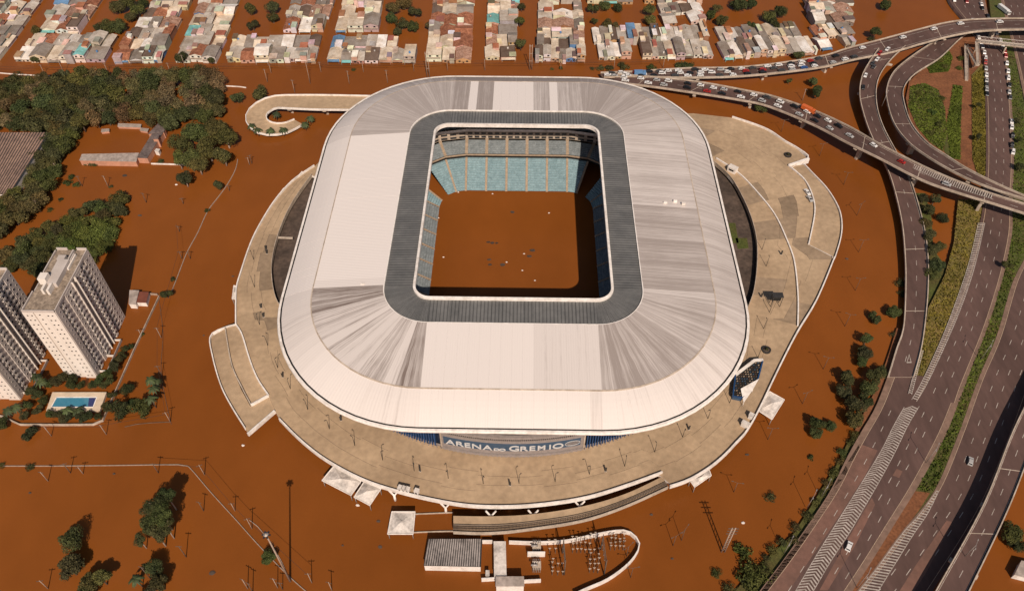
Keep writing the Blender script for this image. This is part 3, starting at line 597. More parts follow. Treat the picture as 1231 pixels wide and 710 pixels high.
def concourse():
    rng = random.Random(11)
    out = gz(OUT_PX); gl = gz(GAP_L); gr = gz(GAP_R)
    def inner(t):
        e = facade_r(t+math.pi/2)-.8
        for g in (gl, gr):
            an = [math.atan2(p.y-SY, p.x-SX) % (2*math.pi) for p in g]; rr = [math.hypot(p.x-SX, p.y-SY) for p in g]; tt = t % (2*math.pi)
            if g is gr: an = [(a+math.pi) % (2*math.pi) for a in an]; tt = (t+math.pi) % (2*math.pi)
            for i in range(len(g)-1):
                a, b = an[i], an[i+1]
                if min(a, b) <= tt <= max(a, b): e = max(e, lerp(rr[i], rr[i+1], (tt-a)/(b-a)))
        return e
    NS = 360; th = [2*math.pi*i/NS for i in range(NS+1)]; ri = [inner(t) for t in th]; ro = [max(ray_r(out, t), r+.5) for t, r in zip(th, ri)]
    P = lambda i, r, z: Vector((SX+r*math.cos(th[i]), SY+r*math.sin(th[i]), z))
    step = 6
    for s in range(0, NS, step):
        off = 3 if (s//step) % 2 else 0; ids = list(range(s, s+step+1)); cuts = [0, rng.uniform(.32, .5), rng.uniform(.6, .75), 1]
        for a, b in zip(cuts, cuts[1:]):
            dk = rng.random() < .22 and (math.cos(th[s]) > .55 and math.sin(th[s]) > -.35 or math.cos(th[s]) < -.9); zt = DZ+rng.uniform(-.012, .0)
            A = [P(i, lerp(ri[i], ro[i], a)+.05, zt) for i in ids]; B = [P(i, lerp(ri[i], ro[i], b)-.05, zt) for i in ids]
            sh = (th[ids[1]]-th[ids[0]])*.0
            q = MB(); q.strip(A, B); q.strip([p-Vector((0, 0, .2)) for p in B], [p for p in B][::1]); o = q.build('paving_bay', CONCD if dk else CONC, esplanade)
            if o.data.polygons[0].normal.z < 0: o.data.flip_normals()
    q = MB(); z1 = DZ-.03
    A = [P(i, ri[i], z1) for i in range(NS+1)]; B = [P(i, ro[i], z1) for i in range(NS+1)]; A0 = [p-Vector((0, 0, 1.4)) for p in A]; B0 = [p-Vector((0, 0, 1.4)) for p in B]
    q.strip(A, B, 1); q.strip(B, B0, 0); q.strip(B0, A0, 1); q.strip(A0, A, 0); q.build('deck_slab', [WHITEC, MUD], esplanade)
    for i in range(0, NS, 6):
        p = P(i, ro[i]-3.0, 0); q = MB(); q.box((p.x, p.y, (DZ-1.5)/2-.5), (.9, .9, DZ-.5), th[i]); q.build('column', CONC2, esplanade)
    # white parapet along the outer edge, lower wall along the courtyard openings
    segs = [(0, 10), (15, 26), (26, 37), (41, 47)]
    for a, b in segs:
        pts = resample(catmull(out[a:b], 4) if b-a > 2 else out[a:b], 3.0); q = MB(); q.wall([(p.x, p.y) for p in pts], .55, DZ-.9, DZ+1.05); q.build('parapet', WHITEC, esplanade)
    for g in (gl, gr):
        pts = resample(catmull(g, 6), 2.5); q = MB(); q.wall([(p.x, p.y) for p in pts], .25, DZ-1.5, DZ+.8); q.build('parapet', CONC2, esplanade)
    for L in ([(861, 191), (888, 209), (912, 234), (932, 260), (947.5, 293.6), (955, 317), (959, 357), (958.6, 392)], [(947.5, 199.5), (967, 217), (977, 238), (979, 258), (972, 294)], [(284, 391), (291, 402), (300.6, 433), (310, 456), (323, 475.5)], [(323, 475.5), (302, 487)]):
        pts = resample(catmull(gz(L), 6), 2.5); q = MB(); q.wall([(p.x, p.y) for p in pts], .55, DZ-.5, DZ+.8); q.build('kerb_wall', WHITEC, esplanade)
    p, r = gz([(948, 199.8), (972, 191.7)]); q = MB(); q.wall([(p.x, p.y), (r.x, r.y)], 1.2, DZ-2, DZ+1.0); q.build('kerb_wall', WHITEC, esplanade)
    # side terraces (ramps) at left and right
    def slab(name, px, z, mat, zb=None):
        poly = [(p.x, p.y) for p in gz(px, z)]; q = MB(); q.prism(poly, z-1.2, z, 0, 1); return q.build(name, [mat, WHITEC], esplanade)
    slab('terrace', [(271, 394.5), (284.5, 391), (291, 402), (300.6, 433), (310, 456), (322, 475), (302, 487), (291.5, 467), (279, 439)], DZ-.15, CONC)
    slab('terrace', [(253.5, 404.6), (270, 395.5), (277.5, 439), (290, 468), (301, 488), (324, 477), (331, 494), (298, 521), (295, 515), (279, 489.5), (266, 464), (256, 429)], DZ-.5, CONC)
    slab('terrace', [(966, 198), (975, 207.6), (994, 228), (1007.6, 250.7), (1011.6, 269.5), (1010, 288), (1003.5, 309), (973, 294), (980, 258), (978, 238), (968, 217), (949, 200)], DZ-.6, CONC)
    for L, z in (([(284, 391), (271, 394.5), (253.5, 404.6), (256, 429), (266, 464), (279, 489.5), (295, 515)], DZ-.5), ([(966, 198), (975, 207.6), (994, 228), (1007.6, 250.7), (1011.6, 269.5), (1010, 288), (1003.5, 310)], DZ-.6), ([(271, 394.5), (279, 439), (291.5, 467), (302, 487)], DZ-.3)):
        pts = resample(catmull(gz(L, z), 6), 2.5); q = MB(); q.wall([(p.x, p.y) for p in pts], .45, z-.9, z+.95); q.build('parapet', WHITEC if len(L) > 4 else CONC2, esplanade)
    for dz in (0, 2.6):
        a, b = gz([(298, 522), (330.5, 494)], DZ-dz); q = MB(); q.wall([(a.x, a.y), (b.x, b.y)], .8, DZ-dz-1.0, DZ-dz+.7); q.build('end_beam', WHITEC, esplanade)
    # stair ramp hugging the near edge, from the water up to the concourse
    top = [(545, 619.5), (590, 620), (640, 617.5), (701, 608), (752, 593), (797, 572)]; bot = [(545, 640), (590, 641), (640, 636), (701, 626), (752, 609), (803, 586)]; zz = [5.2, 5.4, 5.7, 6.1, 6.5, 6.9]
    T = catmull([G(x, y, z) for (x, y), z in zip(top, zz)], 5); B = catmull([G(x, y, z) for (x, y), z in zip(bot, zz)], 5)
    q = MB(); dn = Vector((0, 0, 1)); q.strip(B, T); q.strip([b-dn for b in B], B, 1); q.strip(T, [t-dn for t in T], 1); q.strip([t-dn for t in T], [b-dn for b in B], 1); q.add([T[0], B[0], B[0]-dn, T[0]-dn], [(0, 1, 2, 3)], 1); q.build('ramp', [CONC, CONC2], esplanade)
    for f, h in ((.985, .9), (.55, .05)):
        Wl = [t.lerp(b, f) for t, b in zip(T, B)]; q = MB(); q.wall([(p.x, p.y) for p in Wl], .35, [p.z-.3 for p in Wl], [p.z+h for p in Wl]); q.build('kerb_wall', CONC2, esplanade)
    m = len(T)
    for k in range(150):                           # steel railing posts with cross rails along the stair flight
        x = k/149*(m-1.001); i = int(x); t = x-i; a = T[i].lerp(T[i+1], t); b = B[i].lerp(B[i+1], t); q = MB(); p0 = a.lerp(b, .6); p1 = a.lerp(b, .95); q.bar(p0+Vector((0, 0, .15)), p1+Vector((0, 0, .15)), .13, n=4); q.build('stair_nosing', POLED, esplanade)
    for f in (.62, .72, .83):
        Wl = [t.lerp(b, f) for t, b in zip(T, B)]; q = MB(); q.wall([(p.x, p.y) for p in Wl], .16, [p.z+.8 for p in Wl], [p.z+1.0 for p in Wl]); q.build('handrail', POLED, esplanade)
    for px, py in ((473, 593), (535, 608), (590, 618), (641, 617), (697, 606)):
        p = G(px, py, DZ-1.2); q = MB()
        for s_ in (-1, 1): q.bar((p.x+s_*1.8, p.y+1.2, DZ-.9), (p.x, p.y+.4, DZ-3.4), .35, n=5)
        q.bar((p.x, p.y+.4, -1), (p.x, p.y+.4, DZ-3.2), .5); q.build('column', WHITEC, esplanade)
    # courtyards below the openings
    for g, nm in ((GAP_L, 'courtyard_ground'), (GAP_R, 'courtyard_ground')):
        P2 = gz(g, 4.2); s_ = 1 if g is GAP_R else -1; poly = [(p.x+s_*4, p.y) for p in P2]+[(SX+s_*85, p.y) for p in reversed(P2)]; q = MB(); q.prism(poly, -.5, 4.2); q.build(nm, MUD, esplanade)
    for L in ([(876, 268), (884, 268), (888, 292), (880, 292)], [(884, 286), (898, 286), (900, 298), (887, 299)]):
        P2 = gz(L, 4.3); q = MB(); q.prism([(p.x, p.y) for p in P2], 4.0, 4.32); q.build('grass_plot', GRASSG, esplanade)
    a, b = gz([(326, 285), (352, 286)], 6.4); q = MB(); q.wall([(a.x, a.y), (b.x, b.y)], .8, 6.0, 6.6); q.build('beam', CONC2, esplanade)
concourse()
# ---PART3---
# ------------------------------------------------------------------ vegetation
def crown_mesh(seed, lobes, nleaf, flat=1.0, leaf=.62, gap=0.0):
    """leaf-sized faces spread through overlapping lobes; crown about 4 m radius centred on the origin"""
    r = random.Random(seed); q = MB(); C = []
    for i in range(lobes):
        a = r.uniform(0, 2*math.pi); d = 2.75*math.sqrt(r.random()); C.append((Vector((d*math.cos(a), d*math.sin(a), r.uniform(-1.5, 1.9)*flat*(1.15-d/4.2))), r.uniform(1.05, 2.0)))
    for i in range(nleaf):
        c, R = r.choice(C); v = Vector((r.gauss(0, 1), r.gauss(0, 1), r.gauss(0.25, 1)*flat)).normalized(); p = c+v*R*r.uniform(.62, 1.06)
        nrm = (v+Vector((r.uniform(-.8, .8), r.uniform(-.8, .8), r.uniform(-.3, 1.0)))).normalized(); a = nrm.orthogonal().normalized(); a.rotate(Matrix.Rotation(r.uniform(0, 6.28), 3, nrm)); b = nrm.cross(a)
        s = leaf*r.uniform(.55, 1.15); w = s*r.uniform(.5, .8)
        q.add([p-a*s*.5, p-b*w*.5+nrm*.05, p+a*s*.55, p+b*w*.5+nrm*.05], [(0, 1, 2, 3)])
    return q.mesh('crown', [LEAF])
CROWNS = [crown_mesh(1, 13, 3800), crown_mesh(2, 10, 3300), crown_mesh(3, 16, 4200, .9), crown_mesh(4, 9, 3000, 1.2), crown_mesh(5, 12, 4000, 1.0, .5), crown_mesh(6, 14, 4200, .7, .55)]
BUSHC = [crown_mesh(21, 8, 900, .45, .7), crown_mesh(22, 10, 1100, .4, .6)]
CONE = crown_mesh(31, 14, 2600, 1.9, .55)
SPARSE = [crown_mesh(41, 11, 1100, 1.0, .55), crown_mesh(42, 9, 900, 1.0, .6)]
def trunk_mesh(seed, mat):
    r = random.Random(seed); q = MB(); p = Vector((0, 0, -6)); top = Vector((r.uniform(-.3, .3), r.uniform(-.3, .3), -1.0)); q.bar(p, top, .34, .22, 7)
    for k in range(5):
        a = k*1.26+r.uniform(-.4, .4); e = top+Vector((math.cos(a)*r.uniform(1.2, 2.6), math.sin(a)*r.uniform(1.2, 2.6), r.uniform(.8, 2.4))); m = top.lerp(e, .5)+Vector((0, 0, .2)); q.bar(top, m, .17, .11, 5); q.bar(m, e, .11, .04, 5)
    return q.mesh('trunk', [mat])
TRUNKS = [trunk_mesh(1, BARK), trunk_mesh(2, BARK), trunk_mesh(3, BARKP)]
GREEN, OLIVE, DULL, BRIGHT = (.95, 1, .95, 1), (1.35, 1.2, 1.05, 1), (2.2, 1.6, 2.1, 1), (1.3, 1.45, .9, 1)
TR = random.Random(77)
def tree(px, py, R, h, label, group=None, cat='tree', col=GREEN, cm=None, tm=None, z0=0.0, name='tree'):
    """crown centre seen at the pixel, crown radius R, total height h"""
    if group: label = ('broad ' if R > 5.6 else 'small ' if R < 3.4 else 'mid-sized ')+label
    zc = z0+h-R*.75; c = G(px, py, zc); k = R/4.0; t = thing(name, label, cat, (c.x, c.y, z0-.3), TR.uniform(0, 6.28), group)
    cr = obj('crown', cm or TR.choice(CROWNS), t, (0, 0, zc-z0+.3)); sz = k*TR.uniform(.9, 1.1); cr.scale = (k*TR.uniform(.9, 1.12), k*TR.uniform(.9, 1.12), sz); cr.color = tuple(x*TR.uniform(.85, 1.15) for x in col[:3])+(1,)
    tk = obj('trunk', tm or TRUNKS[TR.randrange(2)], t, (0, 0, zc-z0+.3)); tk.scale = (k, k, max(sz, (zc-z0+.6)/6.0)); return t
def shrub(px, py, R, label, group=None, col=GREEN, z0=0.0, h=None):
    c = G(px, py, z0+R*.25); t = thing('shrub', label, 'shrub', (c.x, c.y, z0-.1), TR.uniform(0, 6.28), group); k = R/3.6
    cr = obj('crown', TR.choice(BUSHC), t, (0, 0, R*.22+.1)); cr.scale = (k, k, (h or k)); cr.color = tuple(x*TR.uniform(.85, 1.15) for x in col[:3])+(1,); 
    q = obj('stem', TRUNKS[0], t, (0, 0, R*.22)); q.scale = (k*.5, k*.5, k*.18); return t
def palm_parts():
    q = MB(); q.bar((0, 0, -.5), (.15, .1, 6.0), .22, .14, 6); tk = q.mesh('trunk', [BARK]); q = MB(); r = random.Random(9)
    for k in range(17):
        a = k*2.399+r.uniform(-.2, .2); up = r.uniform(.1, 1.2); L = r.uniform(2.3, 3.0); d = Vector((math.cos(a), math.sin(a), 0)); n = Vector((-d.y, d.x, 0)); pts = []
        for i in range(6): t = i/5; pts.append(Vector((.15, .1, 6))+d*L*t+Vector((0, 0, up*t*1.4-2.0*t*t)))
        wd = [.12, .42, .5, .42, .26, .04]
        for sgn in (-1, 1): q.strip(pts, [p+n*sgn*w+Vector((0, 0, -.25*w)) for p, w in zip(pts, wd)])
    return tk, q.mesh('fronds', [PALML])
PT, PF = palm_parts()
def palm(px, py, h, label, group=None, z0=0.0, k=1.0):
    c = G(px, py, z0+h); t = thing('palm_tree', label, 'palm', (c.x, c.y, z0), TR.uniform(0, 6.28), group); s = h/6.0
    a = obj('trunk', PT, t); a.scale = (k, k, s); b = obj('fronds', PF, t, (0, 0, h-6.0*k)); b.scale = (k, k, k); b.color = tuple([TR.uniform(.8, 1.2)]*3)+(1,); return t
def fill(poly, spacing, fn, seed, z=4.0):
    """scatter tree centres inside a photo polygon with minimum spacing on the ground"""
    r = random.Random(seed); xs = [p[0] for p in poly]; ys = [p[1] for p in poly]; pts = []
    for _ in range(4000):
        x, y = r.uniform(min(xs), max(xs)), r.uniform(min(ys), max(ys))
        if not inpoly(x, y, poly): continue
        p = G(x, y, z)
        if all((p-o).length > spacing for o in pts): pts.append(p); fn(x, y, r)
def vegetation():
    g = 'trees in the grove between the rail street and the shed'
    def f(x, y, r):
        wz = 'at the rail street edge of the grove' if y < 101 else 'at the grove corner by the ribbed shed' if (x < 95 and y > 132) else 'in the grove just behind the ruined walls' if (y > 128 and x < 200) else 'at the grove end nearest the spiral ramp' if x > 225 else 'deep inside the dense grove' if x > 110 else 'in the part of the grove before the long front row'
        dull = .15+.75*math.exp(-((x-205)/60)**2-((y-108)/22)**2); q = r.random()
        if q < dull: tree(x, y, r.uniform(5.0, 7.0), r.uniform(8, 11), 'greyish half-bare tree '+wz, g, col=DULL, cm=r.choice(CROWNS[3:5]+SPARSE[:1]))
        elif q < dull+.45: tree(x, y, r.uniform(5.2, 7.6), r.uniform(8, 12), 'dark green tree '+wz, g, col=(.9, .95, .9, 1))
        else: tree(x, y, r.uniform(4.8, 7.0), r.uniform(7.5, 11), 'olive green tree '+wz, g, col=OLIVE)
    fill([(-12, 100), (55, 92), (95, 86), (150, 88), (262, 88), (270, 105), (258, 128), (225, 142), (205, 148), (150, 142), (118, 143), (88, 155), (40, 152), (-12, 150)], 6.6, f, 3)
    g2 = 'trees along the side of the big ribbed shed'
    fill([(62, 160), (88, 160), (70, 200), (52, 235), (36, 252), (18, 262), (-5, 282), (-5, 240), (18, 232), (38, 215), (44, 190)], 5.6, lambda x, y, r: tree(x, y, r.uniform(4.6, 6.2), r.uniform(7, 9.5), 'bushy green tree in the row beside the ribbed shed', g2, col=r.choice((GREEN, OLIVE))), 4)
    g3 = 'trees in the flooded copse behind the towers'
    fill([(100, 248), (150, 240), (150, 248), (136, 268), (130, 292), (112, 318), (64, 328), (10, 318), (2, 306), (40, 282), (70, 268)], 5.0, lambda x, y, r: tree(x, y, r.uniform(4.0, 5.6), r.uniform(5, 7.5), ('bright green' if (x > 75 and y > 262) else 'dark green')+' tree in the flooded copse '+('on its open water side' if y < 262 else 'right behind the tall tower' if x > 60 and y > 300 else 'in its middle' if x > 60 else 'at its end near the shed trees'), g3, col=BRIGHT if (x > 75 and y > 262) else r.choice((GREEN, OLIVE))), 5)
    g4 = 'tall trees beside the flooded school yard'
    for x, y, R, h in ((217, 172, 5.5, 13), (236, 160, 6.2, 14), (258, 155, 6, 13), (272, 165, 5.5, 12), (250, 178, 6, 14), (228, 190, 5, 13), (268, 186, 5.2, 12), (238, 196, 5, 12), (222, 214, 3.6, 9), (246, 140, 4.6, 9), (214, 190, 4, 11)):
        tree(x, y, R*1.18, h, 'tall green tree with pale trunk in the clump beside the flooded school yard', g4, col=TR.choice((GREEN, OLIVE)), tm=TRUNKS[2])
    for x, y, R, h, lab in ((285, 117, 4.2, 7, 'round green tree standing alone beside the half-bare end of grove'), (311, 113, 6.2, 8, 'large round green tree touching the spiral ramp'), (262, 133, 4.6, 8, 'green tree between grove and clump of tall trees'), (263, 222, 3.2, 6, 'small green tree beside the flooded boundary wall'), (42, 71, 3, 5, 'small tree at the corner of the long front block of houses'), (219, 69, 4.2, 6.5, 'round tree before the cream house on the rail street'), (254, 72, 2.8, 5, 'small round tree before the grey house on the rail street')):
        tree(x, y, R, h, lab, col=GREEN)
    gt = 'trees in the flooded squares between house blocks'
    for x, y, R, h in ((141, 8, 6, 9), (155, 3, 6, 10), (165, 12, 5, 9), (130, 32, 6, 8), (143, 32, 5.5, 8), (118, 33, 4, 6), (156, 20, 4, 7), (172, 4, 4, 7), (302, 10, 5, 8), (304, 30, 4, 7), (327, 8, 5, 9), (328, 22, 4.5, 7), (43, 37, 4, 6), (472, 10, 5, 8), (486, 4, 6, 9), (499, 14, 5, 8), (470, 22, 4.5, 7), (484, 30, 5, 7), (497, 32, 5, 7), (478, 38, 3.5, 5), (515, 30, 3.5, 6), (713, 10, 4, 7), (727, 7, 4.5, 7), (743, 9, 4, 6), (781, 11, 4.5, 8), (781, 24, 4.5, 7), (730, 29, 3.8, 6), (741, 31, 3.2, 5), (715, 25, 2.8, 5), (855, 18, 4, 7), (868, 25, 4.5, 7), (862, 10, 3.5, 6), (888, 5, 6.5, 9), (903, 4, 5, 8), (925, 20, 5.5, 8), (938, 14, 5, 8), (932, 28, 4.5, 7), (960, 66, 4, 6), (626, 52, 4, 8), (625, 25, 3.5, 7), (627, 8, 3, 6), (903, 30, 3, 5)):
        tree(x, y, R*.95, h, 'leafy green tree standing in a flooded square among the house blocks', gt, col=TR.choice((GREEN, OLIVE)))
    tree(1065, 6, 4.5, 7, 'lone dark tree in the open floodwater beyond the levee flyover'); tree(1053, 38, 3.5, 8, 'slender tree beside the levee flyover parapet'); shrub(1047, 47, 2.5, 'low bush beside the slender tree by the levee flyover')
    gs = 'bushes along the flooded rail street'
    for x, y, R in ((722, 82, 2.6), (731, 82, 3), (750, 80.5, 4), (783, 81, 3), (822, 79, 4.6), (828, 80, 4), (712, 82.5, 1.6), (663, 83, 1.4), (674, 82, 1.6), (425, 84, 1.5)): shrub(x, y, R, 'low green bush in the flooded street before the narrow houses', gs)
    gb = 'trees in the water between the two flyovers'
    for x, y, R, h in ((983, 110, 4.2, 8), (977, 98, 3, 6), (949, 97, 1.8, 4), (915, 129, 3.6, 6)): tree(x, y, R, h, 'green tree standing in the brown water between the two flyovers', gb)
    gr_ = 'trees in the water left of the descending ramp'
    for x, y, R, h in ((1051, 382, 3.6, 5), (1075, 375, 3.8, 5.5), (1042, 408, 3.6, 6), (1038, 424, 3.8, 6), (1037, 436, 3.2, 5), (1020, 455, 4.2, 7), (1015, 470, 3.6, 6), (1052, 452, 4, 7), (1046, 467, 4, 7), (1030, 486, 5.2, 8), (1026, 503, 4.6, 7), (1040, 480, 4, 7), (983, 508, 3.8, 6), (981, 520, 3, 5), (998, 512, 2.6, 4), (1060, 445, 2.8, 5)): tree(x, y, R*.9, h, 'green tree growing from the floodwater beside the descending ramp', gr_, col=TR.choice((GREEN, (.8, .85, .8, 1))))
    for x, y, R in ((1004, 566, 1.8), (926, 597, 2.2), (974, 550, 1.5), (1082, 340, 2.5), (1084, 352, 2.2), (1074, 402, 1.8)): shrub(x, y, R, 'half drowned bush near the descending ramp', 'drowned bushes')
    shrub(895, 664, 3.6, 'bright green round bush in the water before the road bank', col=BRIGHT); shrub(861, 688, 2, 'small dark bush in the water beside the twin lattice pole'); shrub(905, 690, 6, 'wide green bush patch at the foot of the road bank', col=BRIGHT)
    gw = 'trees on the wooded bank between ramp and highway'
    for x, y, R, h in ((1110, 238, 3, 6), (1116, 252, 3.4, 6), (1124, 240, 3.2, 6), (1112, 268, 3.4, 6), (1118, 284, 4, 7), (1122, 300, 3.6, 7), (1126, 318, 4, 7), (1120, 330, 3.6, 6), (1130, 296, 3, 5), (1134, 262, 3, 5)): tree(x, y, R, h, 'scrubby tree on the bank between the descending ramp and the highway', gw, col=TR.choice((GREEN, OLIVE)))
    gv = 'bushes in the loop of the ramp'
    for x, y, R in ((1118, 77, 2.4), (1129, 72, 2.8), (1136, 80, 2.2), (1112, 120, 2.4), (1122, 135, 2.8), (1128, 150, 2.4), (1104, 112, 2), (1133, 118, 2), (1118, 160, 2.4), (1154, 70, 2.4), (1153, 82, 2)): shrub(x, y, R, 'rough green bush on the ground inside the loop ramp', gv, col=BRIGHT, z0=1.4)
    gm = 'tall bushes on the bank by the queue of cars'
    for x, y, R, h in ((1177, 126, 1.8, 5), (1177, 164, 1.9, 5), (1211, 318, 2.4, 5), (1225, 168, 2, 4), (1226, 200, 2.4, 5), (1223, 145, 1.8, 4)): tree(x, y, R, h, 'slim dark tree beside the highway queue of parked cars', gm, z0=1.6)
    gk = 'bushes on the road bank'
    r = random.Random(8); bank = [(1030, 520), (1014, 552), (995, 588), (971, 626), (938, 671), (906, 711), (870, 711), (897, 692), (928, 660), (955, 632), (985, 592), (1005, 560), (1018, 532)]
    fill(bank, 3.6, lambda x, y, r: shrub(x, y, r.uniform(1.4, 2.6), 'rough bush on the grassy bank below the merged carriageway', gk, col=r.choice((GREEN, OLIVE, OLIVE)), z0=.8), 18)
    tree(1216, 640, 4.2, 8, 'dark tree in the water outside the elevated side road', col=(.8, .85, .8, 1)); tree(1224, 655, 3.4, 6, 'lower dark tree in the water outside the elevated side road', col=(.8, .85, .8, 1))
    # bottom left: big trees with long shadows
    for x, y, R, h, lab in ((86, 648, 4.6, 9, 'round dark tree standing alone in open water, the upper of a close pair'), (85, 682, 4.8, 9, 'round dark tree standing alone in open water, the lower of a close pair')): tree(x, y, R, h, lab, col=(.85, .85, .85, 1))
    gl = 'stems of the tall tree clump in open water'
    for x, y, R, h in ((200, 594, 3.4, 14), (188, 607, 4.0, 15), (194, 618, 4.2, 15), (181, 628, 4.0, 13), (189, 642, 3.8, 12), (178, 612, 3.0, 13), (199, 632, 3.2, 12), (168, 648, 2.6, 9)): tree(x, y, R, h, 'tall pale-trunked tree in the dense clump in open water', gl, col=(.85, .85, .85, 1), tm=TRUNKS[2])
    for x, y, R, h in ((110, 700, 4, 8), (122, 694, 3.4, 8), (104, 712, 3.6, 8)): tree(x, y, R, h, 'bushy tree in the low clump near the round pair of trees', 'low clump near the round pair', col=OLIVE)
    for x, y, R, h in ((184, 684, 3.6, 8), (176, 712, 3.2, 7), (192, 700, 3.4, 8)): tree(x, y, R, h, 'leafy tree standing just before the dense tall clump', 'trees before the tall clump', col=(.85, .85, .85, 1))
    palm(163, 695, 7, 'palm tree rising from the open water before the dense clump'); tree(323, 669, 3, 5, 'small green tree at the foot of the tall floodlight mast', col=GREEN)
    # around the towers and the pool
    gp = 'palms and trees planted round the towers'
    for x, y, R, h in ((76, 452, 3.2, 5), (66, 459, 3.2, 5), (85, 462, 3, 5), (58, 462, 2.6, 4), (137, 440, 3, 6), (128, 448, 3, 6), (121, 455, 3, 5), (141, 432, 2.6, 5), (124, 463, 2.4, 4), (135, 474, 2.6, 5), (52, 481, 2.8, 4), (70, 498, 2.6, 4), (82, 500, 2.6, 4), (95, 498, 2.6, 4), (106, 499, 2.6, 4), (60, 497, 2.4, 4), (118, 500, 2.2, 4), (158, 416, 1.8, 3), (38, 470, 3, 5)): tree(x, y, R*.8, h, 'garden tree planted close round the pool and tower', gp, col=(.75, .8, .75, 1))
    for x, y, R, h in ((30, 500, 2.4, 4), (45, 492, 2.4, 4), (88, 455, 2.6, 4), (97, 462, 2.2, 4), (112, 462, 2.2, 4), (131, 456, 2.6, 5), (146, 427, 2.2, 4), (150, 420, 2, 4), (129, 489, 2.4, 4), (45, 474, 2.4, 4), (34, 486, 2.4, 4), (100, 503, 2.2, 3.5), (76, 503, 2.2, 3.5)): tree(x, y, R, h, 'low garden tree filling the strip between tower, pool and wall', 'garden trees round the towers', col=(.8, .85, .8, 1))
    for x, y, h in ((48, 458, 5), (42, 452, 6), (18, 488, 5), (8, 492, 5), (80, 492, 4), (93, 492, 4)): palm(x, y, h, 'garden palm with drooping fronds between the towers and pool', 'garden palms')
    for x, y, R, h, lab in ((153, 467, 3, 5, 'oval green tree just outside the garden wall beyond the pool'), (143, 491, 4.6, 7, 'large egg-shaped green tree touching the garden wall corner'), (168, 489, 4.6, 7, 'large egg-shaped green tree second from the garden wall corner'), (36, 521, 3, 4, 'small tree below the straight garden wall'), (158, 485, 1.8, 3, 'tiny round tree wedged between the egg-shaped trees'), (4, 508, 3, 5, 'dark tree below the garden wall near the far tower'), (200, 353, 2.8, 5, 'small tree on the flooded lane by the gatehouse')):
        tree(x, y, R, h, lab, col=(.7, .78, .7, 1), cm=CONE if R > 4 else None)
    for x, y, h in ((180, 455, 7), (184, 466, 7), (181, 478, 7), (186, 458, 6)): palm(x, y, h, 'tall palm in the row outside the garden wall', 'row of palms outside the garden wall')
    for x, y in ((331, 136), (366, 148), (372, 141), (324, 156), (340, 155), (309, 155), (302, 150)): palm(x, y, 5.0, 'palm tree on or beside the spiral ramp', 'palms round the spiral ramp', k=1.1)
    for x, y, R in ((107, 195, 3), (116, 195, 2.6), (82, 220, 2.6), (86, 212, 2.2), (92, 222, 2), (193, 194, 2), (180, 172, 2.6)): shrub(x, y, R, 'drowned green bush around the flooded school building', 'bushes round the school')
    for x, y, R in ((60, 252, 1.6), (72, 240, 1.5), (170, 402, 1.2), (249, 253, 1.5), (208, 336, 1.6), (36, 561, 1.8), (2, 559, 1.4), (134, 224, 1.4)): shrub(x, y, R, 'tiny drowned bush along a flooded wall or lane', 'tiny drowned bushes')
vegetation()
def rough_grass():
    r = random.Random(3)
    def patch(name, label, polys, n, z, cols, h=.5):
        q = MB()
        for poly in polys:
            xs = [p[0] for p in poly]; ys = [p[1] for p in poly]; k = 0
            while k < n:
                x, y = r.uniform(min(xs), max(xs)), r.uniform(min(ys), max(ys)); k += 1
                if not inpoly(x, y, poly): continue
                p = G(x, y, z); a = r.uniform(0, 3.14); s = r.uniform(.25, .8); d = Vector((math.cos(a)*s, math.sin(a)*s, 0)); t = Vector((r.uniform(-.3, .3), r.uniform(-.3, .3), h*r.uniform(.4, 1.3)))
                q.add([p-d, p+d, p+d*.6+t, p-d*.6+t], [(0, 1, 2, 3)])
        o = q.build(name, TUFT); o['kind'] = 'stuff'; o['label'] = label; o['category'] = 'grass'; o.color = cols; return o
    patch('grass', 'rough green grass in the median between the carriageways', [[(1209, 62), (1219, 62), (1233, 140), (1240, 220), (1236, 290), (1216, 340), (1197, 404), (1175, 455), (1151, 522), (1124, 586), (1112, 592), (1103, 588), (1124, 549), (1142, 512), (1160, 462), (1184, 402), (1198, 360), (1209, 320), (1217, 277), (1217, 240), (1219, 188), (1216, 121)]], 26000, 1.9, (1.45, 1.7, 1.0, 1), .45)
    patch('grass', 'dry yellow grass on the verge below the flyover', [[(1152, 240), (1184, 240), (1180, 262), (1165, 318), (1150, 358), (1132, 403), (1104, 460), (1106, 428), (1112, 396), (1118, 370), (1136, 330), (1147, 290)], [(1169, 92), (1184, 80), (1184, 212), (1176, 210), (1170, 190)]], 9000, 1.62, (2.9, 2.1, 1.5, 1), .4)
    patch('grass', 'rough green grass inside the loop ramp', [[(1094, 104), (1112, 100), (1128, 108), (1136, 130), (1138, 160), (1134, 182), (1118, 171), (1102, 152), (1092, 128)], [(1146, 102), (1157, 104), (1155, 140), (1154, 192), (1142, 190), (1138, 150)], [(1112, 76), (1140, 60), (1145, 70), (1140, 86), (1118, 88)]], 5000, 1.44, (1.5, 1.75, 1.0, 1), .4)
rough_grass()
